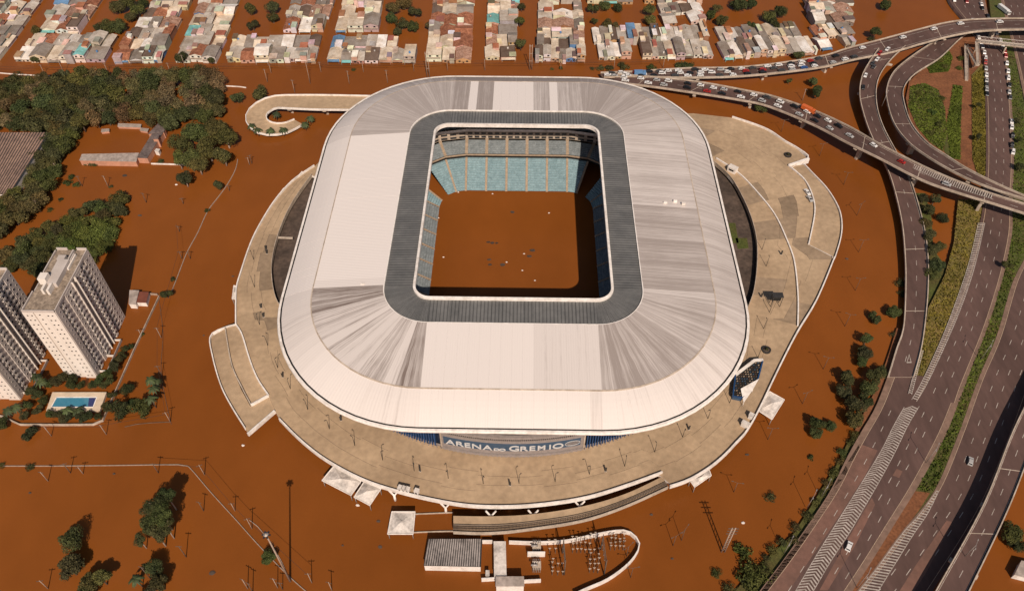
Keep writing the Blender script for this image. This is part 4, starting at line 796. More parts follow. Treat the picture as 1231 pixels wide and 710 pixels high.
# ------------------------------------------------------------------ flooded house blocks
HR = random.Random(2024); HCOUNT = [0]
ROOFS = [('grey sheet', (.30, .25, .21)), ('pale grey sheet', (.52, .45, .38)), ('cream sheet', (.74, .61, .47)), ('brown sheet', (.17, .115, .085)), ('white sheet', (.84, .77, .70)), ('terracotta tile', (.40, .16, .085)), ('dusty pink tile', (.46, .27, .19)), ('turquoise sheet', (.25, .58, .56)), ('blue sheet', (.14, .26, .42))]
WALLS = [('white', (.72, .66, .60)), ('cream', (.66, .52, .36)), ('pink', (.60, .36, .27)), ('grey', (.42, .37, .33)), ('ochre', (.52, .32, .16)), ('blue', (.12, .22, .45)), ('brick', (.34, .16, .09))]
def house(c, rz, w, d, where, front, weights, narrow=False):
    r = HR; ri = r.choices(range(len(ROOFS)), weights)[0]; rn, rc = ROOFS[ri]; wi = r.choices(range(len(WALLS)), [5, 4, 2, 3, 1.2, .9 if front else .2, 1])[0]; wn_, wc = WALLS[wi]
    kind = r.choices(['gable', 'shed', 'flat', 'cross'], [4, 4, 2, 2])[0]
    if 'tile' in rn and kind in ('flat', 'shed'): kind = 'gable'
    if narrow and kind == 'cross': kind = 'gable'
    st = 2 if r.random() < (.3 if front else .18) else 1; h = 1.9+(st-1)*2.6+r.uniform(-.2, .7)
    t = thing('house', '', 'house', (c.x, c.y, 0), rz, 'flooded houses in the blocks beyond the stadium')
    nm = {'gable': 'gabled', 'shed': 'single-slope', 'flat': 'flat-roofed', 'cross': 'side-gabled'}[kind]
    lab = f"{'two-storey ' if st == 2 else ''}{wn_} {nm} house with {rn} roof {where}"
    if len(lab.split()) > 16: lab = lab.replace(nm+' ', '', 1)
    if len(lab.split()) > 16: lab = lab.replace('two-storey', 'tall', 1).replace(wn_+' ', '', 1).replace(' sheet', '')
    if len(lab.split()) > 16: lab = ' '.join(lab.split()[-16:])
    t['label'] = lab
    jit = tuple(max(.02, x*r.uniform(.85, 1.12)) for x in wc); rj = r.uniform(.82, 1.15); rcol = tuple(x*rj for x in rc)
    q = MB(); x, y = w/2, d/2; rise = {'gable': w*.16, 'shed': r.uniform(.3, 1.0), 'flat': 0, 'cross': d*.13}[kind]
    if kind == 'gable': q.add([(-x, -y, -1), (x, -y, -1), (x, y, -1), (-x, y, -1), (-x, -y, h), (x, -y, h), (x, y, h), (-x, y, h), (0, -y, h+rise), (0, y, h+rise)], [(0, 1, 5, 8, 4), (1, 2, 6, 5), (2, 3, 7, 9, 6), (3, 0, 4, 7)])
    elif kind == 'cross': q.add([(-x, -y, -1), (x, -y, -1), (x, y, -1), (-x, y, -1), (-x, -y, h), (x, -y, h), (x, y, h), (-x, y, h), (-x, 0, h+rise), (x, 0, h+rise)], [(0, 1, 5, 4), (1, 2, 6, 9, 5), (2, 3, 7, 6), (3, 0, 4, 8, 7)])
    elif kind == 'shed': q.add([(-x, -y, -1), (x, -y, -1), (x, y, -1), (-x, y, -1), (-x, -y, h), (x, -y, h), (x, y, h+rise), (-x, y, h+rise)], [(0, 1, 5, 4), (1, 2, 6, 5), (2, 3, 7, 6), (3, 0, 4, 7)])
    else:
        q.box((0, 0, (h-1)/2), (w, d, h+1)); 
    wl_ = obj('wall', q.mesh('wall', [HWALL]), t); wl_.color = (*jit, 1)
    q = MB(); o = .3; e = .1
    if kind == 'gable':
        sl = rise/x
        for s in (-1, 1): q.add([(0, -y-o, h+rise+.02), (s*(x+o), -y-o, h-o*sl+.02), (s*(x+o), y+o, h-o*sl+.02), (0, y+o, h+rise+.02), (0, -y-o, h+rise+.02+e), (s*(x+o), -y-o, h-o*sl+.02+e), (s*(x+o), y+o, h-o*sl+.02+e), (0, y+o, h+rise+.02+e)], [(4, 5, 6, 7), (3, 2, 1, 0), (0, 1, 5, 4), (1, 2, 6, 5), (2, 3, 7, 6)])
    elif kind == 'cross':
        sl = rise/y
        for s in (-1, 1): q.add([(-x-o, 0, h+rise+.02), (-x-o, s*(y+o), h-o*sl+.02), (x+o, s*(y+o), h-o*sl+.02), (x+o, 0, h+rise+.02), (-x-o, 0, h+rise+.02+e), (-x-o, s*(y+o), h-o*sl+.02+e), (x+o, s*(y+o), h-o*sl+.02+e), (x+o, 0, h+rise+.02+e)], [(4, 5, 6, 7), (3, 2, 1, 0), (0, 1, 5, 4), (1, 2, 6, 5), (2, 3, 7, 6)])
    elif kind == 'shed':
        sl = rise/d; q.add([(-x-o*.5, -y-o, h-o*sl+.02), (x+o*.5, -y-o, h-o*sl+.02), (x+o*.5, y+o, h+rise+o*sl+.02), (-x-o*.5, y+o, h+rise+o*sl+.02), (-x-o*.5, -y-o, h-o*sl+.02+e), (x+o*.5, -y-o, h-o*sl+.02+e), (x+o*.5, y+o, h+rise+o*sl+.02+e), (-x-o*.5, y+o, h+rise+o*sl+.02+e)], [(4, 5, 6, 7), (3, 2, 1, 0), (0, 1, 5, 4), (1, 2, 6, 5), (2, 3, 7, 6), (3, 0, 4, 7)])
    else:
        q.box((0, 0, h+.06), (w-.3, d-.3, .08))
        for bx in (((0, -y+.1, h+.3), (w+.06, .2, .6)), ((0, y-.1, h+.3), (w+.06, .2, .6)), ((-x+.1, 0, h+.3), (.2, d-.42, .6)), ((x-.1, 0, h+.3), (.2, d-.42, .6))): q.box(*bx)
    me = q.mesh('roof', [HTILE if 'tile' in rn else HROOF])
    rf = obj('roof', me, t); rf.color = (*rcol, 1)
    if r.random() < .22:
        q = MB(); a, b = r.uniform(-x*.5, x*.5), r.uniform(-y*.6, y*.6); zt = h+rise*.6+.2; q.bar((a, b, zt-.4), (a, b, zt+1.1), .65, .55, 8); obj('water_tank', q.mesh('water_tank', [r.choice((TANKB, STEEL, HWALL))]), t).color = (.6, .55, .5, 1)
    if front or r.random() < .25:
        for k in range(1 if w < 5 else 2):
            wx = lerp(-x*.5, x*.5, k) if w >= 5 else x*.3; q = MB(); q.box((wx, -y-.03, h-.95), (1.3, .1, 1.0)); obj('window', q.mesh('window', [GLASS]), t)
        if st == 2: q = MB(); q.box((0, -y-.5, h-1.75), (w*.9, 1.0, .15)); obj('balcony', q.mesh('balcony', [CONC2]), t)
        q = MB(); q.box((-x*.55 if w < 5 else 0, -y-.04, .3), (.95, .12, 1.5)); obj('door', q.mesh('door', [WOOD]), t)
    if front and r.random() < .45:
        q = MB(); dd = r.uniform(1.2, 2.4); q.add([(-x*.9, -y-dd, 1.35), (x*.9, -y-dd, 1.35), (x*.9, -y-.05, 1.75), (-x*.9, -y-.05, 1.75), (-x*.9, -y-dd, 1.45), (x*.9, -y-dd, 1.45), (x*.9, -y-.05, 1.85), (-x*.9, -y-.05, 1.85)], [(4, 5, 6, 7), (3, 2, 1, 0), (0, 1, 5, 4)]); q.box((-x*.85, -y-dd+.1, .3), (.15, .15, 2.2)); q.box((x*.85, -y-dd+.1, .3), (.15, .15, 2.2)); av = obj('awning', q.mesh('awning', [HROOF]), t); av.color = (*r.choice(ROOFS)[1], 1)
    if r.random() < .75:                        # lean-to built on to the house
        aw, ad, ah = w*r.uniform(.35, .6), d*r.uniform(.25, .5), h*r.uniform(.5, .8)+r.choice((0, 0, 1.6)); ax = r.choice((-1, 1))*(w-aw)*.5; ay = r.choice((-1, 1))*(d-ad)*.5-r.choice((0, .5, 1.0)); hh = max(ah, h+.75+rise) if r.random() < .45 else ah
        if hh == ah and abs(ay) < d*.5: hh = h+.9+rise
        q = MB(); q.box((ax, ay, hh/2-.5), (aw, ad, hh+1)); o2 = obj('annex', q.mesh('annex', [HWALL]), t); o2.color = (*[x*r.uniform(.9, 1.1) for x in r.choice(WALLS[:4])[1]], 1)
        q = MB(); q.add([(ax-aw/2-.15, ay-ad/2-.2, hh), (ax+aw/2+.15, ay-ad/2-.2, hh), (ax+aw/2+.15, ay+ad/2+.1, hh+.35), (ax-aw/2-.15, ay+ad/2+.1, hh+.35), (ax-aw/2-.15, ay-ad/2-.2, hh+.1), (ax+aw/2+.15, ay-ad/2-.2, hh+.1), (ax+aw/2+.15, ay+ad/2+.1, hh+.45), (ax-aw/2-.15, ay+ad/2+.1, hh+.45)], [(4, 5, 6, 7), (3, 2, 1, 0), (0, 1, 5, 4), (1, 2, 6, 5), (2, 3, 7, 6), (3, 0, 4, 7)]); o2 = obj('annex_roof', q.mesh('annex_roof', [HROOF]), t); o2.color = (*[x*r.uniform(.8, 1.15) for x in r.choice(ROOFS[:7])[1]], 1)
    HCOUNT[0] += 1
def block(px, where, rows, width, front=True, weights=(4, 4, 3.6, 2.6, 4.2, 1.0, 1.4, .12, .15), narrow=False, skip=.04, dr=None):
    """px: near-left, near-right, far-right, far-left corners of the block on the photo"""
    a, b, c, d = [G(x, y, 0) for x, y in px]
    for k in range(rows):
        v0, v1 = k/rows, (k+1)/rows; L0, R0 = a.lerp(d, v0), b.lerp(c, v0); L1, R1 = a.lerp(d, v1), b.lerp(c, v1); ln = (R0-L0).length; u = 0
        while u < ln-width*.5:
            w = min(width*HR.uniform(.8, 1.3), ln-u)
            if ln-u-w < width*.45: w = ln-u
            f = (u+w/2)/ln; n0 = L0.lerp(R0, f); n1 = L1.lerp(R1, f); dep = (n1-n0).length; cc = n0.lerp(n1, .5); dv = (n1-n0); rz = math.atan2(dv.y, dv.x)-math.pi/2
            xv = R0-L0; rz = math.atan2(xv.y, xv.x)
            if HR.random() > skip: house(cc+Vector((HR.uniform(-.3, .3), HR.uniform(-.6, .6), 0)), rz, w*HR.uniform(.90, 1.0), dep*HR.uniform(.82, 1.0), where, k == 0 and front, weights, narrow)
            u += w
PINK = (3, 3, 3, 2, 2, 3, 4, .1, .1); GREY = (6, 4, 4, 2, 2.5, .3, .4, .05, .2)
block([(-8, 74), (3, 74), (38, 22), (-8, 22)], 'in the corner block beyond the grove', 4, 7.5); block([(-8, 20), (39, 20), (58, -6), (-8, -6)], 'at the top of the corner block beyond the grove', 2, 8)
block([(48, 41), (98, 41), (127, -4), (76, -4)], 'in the block behind the long front row', 3, 9)
block([(17, 76), (128, 77), (142, 46), (46, 45)], 'in the long front row facing the grove', 2, 8)
block([(139, 77), (196, 76), (206, 51), (152, 51)], 'facing the brown part of the grove', 2, 7); block([(153, 50), (207, 50), (232, 2), (188, 2)], 'beside the flooded square with trees', 4, 8, weights=(4, 4, 4, 2, 3, 3, 2, .2, .2))
block([(212, 76), (262, 77), (291, -4), (244, -4)], 'between two straight flooded streets beyond the grove', 6, 8, weights=(4, 4, 4, 2, 3, 1.5, 2, .8, .2))
block([(273, 77), (380, 75), (388, 46), (282, 47)], 'in the front row beyond the spiral ramp', 2, 7.5, weights=(4, 5, 4, 2, 4, .8, 1, .1, .4))
block([(341, 40), (388, 40), (406, -4), (353, -4)], 'behind the front row beyond the spiral ramp', 3, 8, weights=PINK)
block([(394, 76), (500, 77), (503, 47), (401, 47)], 'in the front row with a blue wall near the tall twin pole', 2, 7, weights=GREY)
block([(404, 40), (455, 40), (463, -4), (415, -4)], 'behind the blue-walled front row', 3, 8)
block([(513, 76), (567, 76), (571, -4), (522, -4)], 'in the narrow block beyond the roof of the stadium', 6, 8, weights=PINK)
block([(583, 74), (620, 73), (625, -4), (587, -4)], 'in the slim block with a turquoise roof', 6, 8, weights=(4, 3, 4, 2, 2, 2, 3, 1.6, .2))
block([(643, 75), (704, 76), (702, 50), (645, 50)], 'facing the stadium across the rail street', 2, 5, weights=GREY, narrow=True); block([(645, 49), (702, 49), (698, -4), (648, -4)], 'with pink neighbours behind the narrow grey rows', 5, 11, weights=(1.5, 2, 5, 1, 2, 2, 6, .1, .1))
block([(720, 73), (857, 71), (845, 35), (711, 37)], 'in the rows of long narrow sheds beyond the flyover', 2, 4.9, weights=GREY, narrow=True)
block([(796, 33), (845, 29), (841, -4), (787, -4)], 'behind the rows of long narrow sheds', 3, 8, weights=(2, 2, 3, 1, 4, 3, 3, .8, .1)); block([(705, 6), (785, 6), (785, -8), (705, -8)], 'above the flooded square of trees', 1, 8, weights=PINK)
block([(868, 73), (982, 66), (955, 31), (860, 37)], 'in the row before the levee flyover', 2, 5.2, weights=GREY, narrow=True)
block([(982, 62), (1020, 57), (1024, -4), (964, -4)], 'in the last block before the open water', 5, 8, weights=PINK)

# ------------------------------------------------------------------ vehicles
def car_meshes():
    out = {}
    def lathe(prof, half, mats, name):      # side profile (x, z) extruded across y with tumblehome
        q = MB(); n = len(prof); vs = []
        for s in (-1, 1):
            for x, z in prof: vs.append((x, s*half*(1-.16*max(0, z-.95)/.5), z))
        q.add(vs, [tuple(range(n)), tuple(range(2*n-1, n-1, -1))]); 
        for i in range(n): j = (i+1) % n; q.add([vs[i], vs[n+i], vs[n+j], vs[j]], [(0, 1, 2, 3)])
        return q
    kinds = {'hatchback': [(-1.95, .3), (1.95, .3), (2.0, .62), (1.85, .82), (1.0, .95), (.45, 1.43), (-1.35, 1.46), (-1.85, 1.0), (-2.0, .6)], 'sedan': [(-2.15, .3), (2.15, .3), (2.2, .6), (2.05, .8), (1.05, .93), (.45, 1.38), (-.95, 1.4), (-1.5, 1.0), (-2.1, .95), (-2.2, .6)], 'suv': [(-2.1, .35), (2.1, .35), (2.15, .75), (2.0, .98), (1.15, 1.08), (.65, 1.68), (-1.75, 1.7), (-2.05, 1.15), (-2.15, .7)]}
    for k, pr in kinds.items():
        q = lathe(pr, .86, None, k)
        for x in (-1.25, 1.3):
            for s in (-1, 1): q.bar((x, s*.62, .31), (x, s*.9, .31), .31, n=10, mi=1)
        body = q.mesh('body', [CARP, TYRE]); g = MB(); tz = pr[5][1]; bz = pr[4][1]+.03; fx, rx = pr[4][0]-.04, pr[7][0]+.06
        fx2, rx2 = pr[5][0], pr[6][0]; hw = .86*(1-.16*max(0, tz-.95)/.5)
        g.add([(fx+.05, -.76, bz+.04), (fx+.05, .76, bz+.04), (fx2+.06, hw-.12, tz-.03), (fx2+.06, -hw+.12, tz-.03)], [(0, 1, 2, 3)]); g.add([(rx-.06, -.74, bz+.04), (rx-.06, .74, bz+.04), (rx2-.06, hw-.12, tz-.03), (rx2-.06, -hw+.12, tz-.03)], [(3, 2, 1, 0)])
        for s in (-1, 1): g.add([(fx-.1, s*.885, bz+.02), (rx+.1, s*.885, bz+.02), (rx2+.05, s*(hw+.035), tz-.1), (fx2-.05, s*(hw+.035), tz-.1)], [(0, 1, 2, 3) if s < 0 else (3, 2, 1, 0)])
        out[k] = (body, g.mesh('window_glass', [CARG]))
    return out
CARS = car_meshes(); CRNG = random.Random(61)
CCOL = [('white', (.74, .70, .66), 46), ('silver', (.42, .40, .38), 14), ('black', (.014, .013, .013), 24), ('dark grey', (.06, .056, .054), 14), ('red', (.36, .022, .016), 7), ('blue', (.035, .09, .24), 2)]
def car(p, rz, where, group, kind=None, col=None):
    kind = kind or CRNG.choices(list(CARS), [5, 4, 3])[0]; cn, cc, _ = col and next(c for c in CCOL if c[0] == col) or CRNG.choices(CCOL, [c[2] for c in CCOL])[0]
    b, g = CARS[kind]; o = obj('car', b, None, (p.x, p.y, p.z+.01), rz); o.color = (*cc, 1); tag(o, f"{cn} {kind} {where}", 'car', group); obj('window_glass', g, o); return o
def queue(rd, f, s0, s1, gap, where, group, jit=.02, flip=0, prob=1.0):
    L = ROADS[rd][2]; s = s0*L
    while s < s1*L:
        if CRNG.random() < prob:
            p, a = road_at(rd, s, f+CRNG.uniform(-jit, jit)); car(p, a+flip+CRNG.uniform(-.03, .03), where, group)
        s += gap*CRNG.uniform(.75, 1.5)
queue('stadium_flyover', .30, .02, .58, 7.5, 'queued on the far lane of the stadium flyover', 'cars queued on the stadium flyover'); queue('stadium_flyover', .70, .03, .55, 9.5, 'queued on the near lane of the stadium flyover', 'cars queued on the stadium flyover'); queue('stadium_flyover', .5, .58, .84, 16, 'moving along the far end of the stadium flyover', 'cars queued on the stadium flyover', .2)
queue('levee_flyover', .22, .02, .42, 6.6, 'queued on the far lane of the levee flyover', 'cars queued on the levee flyover'); queue('levee_flyover', .52, .01, .40, 7.5, 'queued on the middle of the levee flyover', 'cars queued on the levee flyover', .04); queue('levee_flyover', .80, .02, .50, 8.5, 'queued on the near lane of the levee flyover', 'cars queued on the levee flyover'); queue('levee_flyover', .3, .44, .86, 22, 'spread along the bridge part of the levee flyover', 'cars queued on the levee flyover', .06)
queue('descending_ramp', .35, .01, .12, 11, 'on the top of the descending ramp', 'cars on the descending ramp', .05); queue('descending_ramp', .2, .03, .2, 14, 'at the kerb of the descending ramp', 'cars on the descending ramp')
A_ = 'parked along the inner kerb of the highway'; queue('near_carriageway', .07, .17, .395, 5.6, A_, 'cars parked on the highway'); queue('near_carriageway', .93, .15, .40, 6.2, 'parked along the outer kerb of the highway', 'cars parked on the highway'); queue('near_carriageway', .93, .455, .54, 6.0, 'parked along the outer kerb beyond the flyover shadow', 'cars parked on the highway')
queue('near_carriageway', .12, .015, .11, 7, 'parked on the highway beyond the levee flyover', 'cars parked on the highway'); queue('near_carriageway', .45, .01, .12, 8.5, 'parked on the highway beyond the levee flyover', 'cars parked on the highway', .05); queue('near_carriageway', .85, .01, .13, 6.5, 'parked on the highway beyond the levee flyover', 'cars parked on the highway')
for rd, s, f, cn, kd, w in (('near_carriageway', .215, .45, 'red', 'suv', 'driving down the open middle of the highway, nearest the footbridge'), ('near_carriageway', .285, .48, 'red', 'sedan', 'driving down the open middle of the highway between the parked rows'), ('near_carriageway', .375, .55, 'white', 'hatchback', 'driving down the open middle of the highway toward the flyover'), ('near_carriageway', .478, .62, 'white', 'suv', 'in the middle lane just past the flyover shadow'), ('near_carriageway', .52, .62, 'white', 'sedan', 'in the middle lane beside the parked row past the flyover'), ('near_carriageway', .50, .14, 'black', 'suv', 'stopped on the hatched strip past the flyover'), ('near_carriageway', .525, .25, 'black', 'hatchback', 'stopped beside the hatched strip past the flyover'), ('near_carriageway', .545, .38, 'black', 'suv', 'alone in the lane near the slim tree past the flyover'), ('near_carriageway', .685, .3, 'black', 'hatchback', 'alone on the empty highway beside the dry verge')):
    p, a = road_at(rd, s*1.0, f); car(p, a, w, None, kd, cn)
for px, py, rz, cn, kd, w in ((1020, 657, 58, 'white', 'hatchback', 'driving beside the chevron markings on the merged carriageway'), (1166, 555, 63, 'silver', 'hatchback', 'driving alone on the far carriageway near the shadow')):
    p = G(px, py, 2.0); car(p, math.radians(rz), w, None, kd, cn)
for px, py, cn in ((970, 232, 'white'), (973, 240, 'silver')): car(G(px, py, DZ+.0), math.radians(-72), 'parked by the curved kerb wall on the concourse', None, 'sedan', cn)
def truck(p, rz, label, col, cargo, L=7.0):
    t = thing('truck', label, 'truck', (p.x, p.y, p.z), rz); q = MB(); q.box((L/2-.9, 0, 1.35), (1.7, 2.1, 1.9)); q.box((L/2-.75, 0, 2.4), (1.3, 2.0, .35)); o = obj('cab', q.mesh('cab', [CARP]), t); o.color = (*col, 1)
    q = MB(); q.box((L/2-.03, 0, 1.85), (.12, 1.8, .75)); obj('windscreen', q.mesh('windscreen', [CARG]), t)
    q = MB(); q.box((-.9, 0, 1.75), (L-2.0, 2.25, 2.1)); o = obj('cargo_box', q.mesh('cargo_box', [CARP]), t); o.color = (*cargo, 1); q = MB(); q.box((0, 0, .6), (L-.4, 1.0, .25)); obj('chassis', q.mesh('chassis', [DSTEEL]), t)
    for x in (L/2-1.1, -L/2+1.2):
        for s in (-1, 1): q = MB(); q.bar((x, s*.75, .45), (x, s*1.08, .45), .45, n=10); obj('wheel', q.mesh('wheel', [TYRE]), t)
p, a = road_at('stadium_flyover', ROADS['stadium_flyover'][2]*.468, .2); truck(p, a, 'bright orange truck in the jam on the stadium flyover', (.62, .13, .03), (.62, .13, .03), 8)
p, a = road_at('levee_flyover', 22, .55); truck(p, a, 'blue truck in the jam at the start of the levee flyover', (.12, .24, .42), (.12, .24, .42), 7)
p, a = road_at('near_carriageway', ROADS['near_carriageway'][2]*.178, .2); truck(p, a, 'white truck with blue cab at the footbridge foot', (.1, .25, .5), (.75, .72, .68), 8)
p = G(1206, 14, 2.01); truck(p, math.radians(-75), 'long white truck beyond the levee flyover', (.7, .66, .62), (.75, .72, .68), 11)
# ------------------------------------------------------------------ spiral ramp and footbridge
road('spiral_ramp', [(470, 117, 452, 134, 7.0), (442, 116, 420, 133, 7.0), (390, 115, 380, 132.5, 6.7), (350, 115, 345, 131, 6.2), (330, 116, 334, 130.5, 5.8), (312, 122, 327, 133, 5.2), (298, 134, 321, 138, 4.6), (296, 147, 321, 144, 4.0), (305, 158, 326, 147.5, 3.4), (322, 163, 334, 149, 2.8), (345, 160.5, 344, 148, 2.2), (365, 150, 354, 144, 1.5)], mat=CONC, lanes=1, dash=False, edge=False, parmat=WHITEC, piers=22, thick=1.0, parh=.9)
def footbridge():
    a, b = G(1174, 49, 8.6), G(1300, 62, 8.6); d = (b-a).normalized(); n = Vector((-d.y, d.x, 0)); t = thing('footbridge', 'pale steel footbridge with truss sides crossing the highway below the levee flyover', 'bridge', (a.x, a.y, 2)); w = 1.9; L = (b-a).length; up = Vector((0, 0, 1))
    q = MB(); q.add([a+n*w, a-n*w, b-n*w, b+n*w]+[p-up*.5 for p in (a+n*w, a-n*w, b-n*w, b+n*w)], [(0, 1, 2, 3), (7, 6, 5, 4), (1, 5, 6, 2), (0, 3, 7, 4), (0, 4, 5, 1)]); q.build('deck', CONC2, t)
    for s in (-1, 1):
        q = MB(); q.bar(a+n*w*s+up*1.9, b+n*w*s+up*1.9, .16, n=5); q.build('top_rail', STEEL, t); k = 0
        while k < L-2.4: q = MB(); q.bar(a+n*w*s+d*k, a+n*w*s+d*(k+1.2)+up*1.9, .09, n=4); q.bar(a+n*w*s+d*(k+1.2)+up*1.9, a+n*w*s+d*(k+2.4), .09, n=4); q.build('truss_brace', STEEL, t); k += 2.4
    for k in (1.5, L*.3, L*.55): p = a+d*k; q = MB(); q.bar((p.x, p.y, -.5), (p.x, p.y, 8.1), .55, n=8); q.build('pier', CONC2, t)
    # access ramp folding back down to the verge
    for (x0, y0, z0), (x1, y1, z1) in (((1174, 50, 8.4), (1176, 78, 5.6)), ((1175, 79, 5.6), (1163, 58, 3.6)), ((1161, 55, 3.6), (1162, 97, 1.6))):
        p, r = G(x0, y0, z0), G(x1, y1, z1); e = (r-p).normalized(); m = Vector((-e.y, e.x, 0)).normalized()*.85; q = MB(); q.add([p+m, p-m, r-m, r+m]+[v-up*.35 for v in (p+m, p-m, r-m, r+m)], [(0, 1, 2, 3), (7, 6, 5, 4), (1, 5, 6, 2), (0, 3, 7, 4), (0, 4, 5, 1), (3, 2, 6, 7)]); q.build('ramp_flight', CONC2, t)
        for s in (-1, 1): q = MB(); q.bar(p+m*s+up*1.0, r+m*s+up*1.0, .12, n=4); q.build('handrail', STEEL, t)
        for f in (.2, .8): c = p.lerp(r, f); q = MB(); q.bar((c.x, c.y, 0), (c.x, c.y, c.z-.3), .3, n=6); q.build('pier', CONC2, t)
footbridge()

# ------------------------------------------------------------------ apartment towers
def tower():
    TH, FL, NF = 41.5, 2.72, 15; t = thing('apartment_tower', 'tall white apartment tower whose whole front and ragged rooftop show', 'tower block', (-181.9, 192.0, 0)); gw_ = M('tower_render', (.56, .48, .43), (.46, .39, .34), .15, .85, stretch=(1, 1, .25)); wh = M('tower_white', (.78, .69, .61), (.68, .59, .51), .2, .8, stretch=(1, 1, .2)); rf = M('tower_roof_slab', (.34, .26, .19), (.20, .15, .11), .5, .95, fine=(1.2, .3)); rec = M('tower_shaded_render', (.42, .35, .31), (.34, .28, .25), .3, .9)
    q = MB(); q.box((0, 16.5, TH/2-.5), (11.6, 31.8, TH+1)); obj('core_wall', q.mesh('core_wall', [rec]), t)  # core seen between the bays, its colour darkened for the recess shadow
    for y0, y1, x, m in ((0, 3.2, 6.4, gw_), (8.6, 15.0, 6.5, gw_), (18.0, 23.8, 6.5, gw_), (28.0, 33.0, 6.4, gw_), (3.2, 8.6, 5.95, gw_), (23.8, 28.0, 5.95, gw_)):
        for s in (1, -1): q = MB(); q.box((s*(x+5.0)/2, (y0+y1)/2, TH/2-.5), (x-5.0, y1-y0-.04, TH+1.0)); obj('bay', q.mesh('bay', [m]), t)
    for y in (15.1, 17.9): q = MB(); q.box((6.55, y, TH/2-.5), (1.2, .35, TH+1.4)); obj('white_fin', q.mesh('white_fin', [wh]), t)
    for x0, x1, y in ((-6.4, -2.2, -.35), (-2.2, 1.6, .05), (1.6, 6.2, -.35)): q = MB(); q.box(((x0+x1)/2, (y+1.5)/2, TH/2-.5), (x1-x0-.03, 1.5-y, TH+1.2)); obj('front_wall', q.mesh('front_wall', [wh]), t)
    w = MB(); w.box((0, 0, 0), (.12, 1.25, 1.25), 0, 0); w.box((.05, 0, 0), (.1, 1.0, 1.0), 0, 1); wm = w.mesh('window', [wh, GLASS])
    w = MB(); w.box((0, 0, 0), (.6, .06, .62), 0, 1); w.box((0, .02, 0), (.8, .06, .8), 0, 0); sm = w.mesh('window', [wh, GLASS])
    w = MB(); w.box((.35, 0, 0), (.7, 1.9, .1)); w.box((.68, 0, .5), (.06, 1.9, 1.0)); bm_ = w.mesh('balcony', [wh])
    for f in range(NF):
        z = 1.6+f*FL
        for y, x, k in ((1.7, 6.42, .45), (4.0, 5.97, .8), (6.0, 5.97, .9), (9.6, 6.52, .6), (11.8, 6.52, 1), (14.0, 6.52, .6), (16.4, 5.83, .7), (19.2, 6.52, .9), (21.2, 6.52, .6), (22.8, 6.52, .8), (25.0, 5.97, .9), (27.0, 5.97, .8), (29.2, 6.42, .8), (31.6, 6.42, .5)): o = obj('window', wm, t, (x, y, z)); o.scale = (1, k, k)
        for y, x in ((5.0, 5.97), (11.8, 6.52), (26.0, 5.97), (21.9, 6.52)): obj('balcony', bm_, t, (x, y, z-.95))
        for x, y in ((-4.9, -.38), (-3.2, -.38), (-.4, .02), (3.0, -.38), (4.6, -.38)): obj('window', sm, t, (x, y, z+.2))
    q = MB(); q.box((0, 16.5, TH+.12), (11.8, 32.4, .4)); obj('roof_slab', q.mesh('roof_slab', [rf]), t)
    q = MB()
    for b in (((0, -.2, TH+.7), (12.4, .3, 1.2)), ((-3.8, 32.8, TH+.8), (4.4, .35, 1.4)), ((4.2, 32.8, TH+.8), (4.0, .35, 1.4)), ((6.2, 16.5, TH+.55), (.35, 32.3, .9)), ((-6.2, 5, TH+.55), (.35, 9.8, .9)), ((-6.2, 26, TH+.55), (.35, 12, .9))): q.box(*b)
    obj('parapet', q.mesh('parapet', [gw_]), t)
    q = MB(); q.box((.3, 19, TH+1.3), (4.4, 13, 2.4)); q.box((-1.2, 26.8, TH+1.2), (3.0, 2.4, 2.2)); q.box((1.6, 29, TH+1.0), (.5, 5, 1.8)); q.box((2.6, 27.5, TH+1.0), (.4, 4, 1.8)); obj('penthouse', q.mesh('penthouse', [gw_]), t)
    q = MB(); q.box((-2.6, 14.5, TH+3.0), (3.0, 3.4, 3.2)); q.box((-1.4, 10.6, TH+1.6), (.9, 3.6, 2.6)); q.box((.8, 10.4, TH+1.6), (.9, 3.8, 2.6)); q.box((3.0, 25.5, TH+.8), (.6, 8, 1.2)); obj('rooftop_tank', q.mesh('rooftop_tank', [wh]), t)
    # garage frames standing in the water on the flank
    for y in (2.5, 10.5, 19.0): q = MB(); q.box((8.0, y, .9), (3.2, .35, 1.0)); obj('garage_beam', q.mesh('garage_beam', [wh]), t)
    q = MB(); q.box((9.6, 10.8, .75), (.25, 17, 1.3)); obj('garage_wall', q.mesh('garage_wall', [rec]), t)
    t2 = copy_tree(t); t2.location = (-209.2, 180.5, 0); t2['label'] = 'tall white apartment tower cut by the left frame edge beside its twin'; t2['label'] = 'white apartment tower beside its twin, mostly its windowed flank showing'
    for o in (t, t2): o['group'] = 'twin apartment towers'
tower()
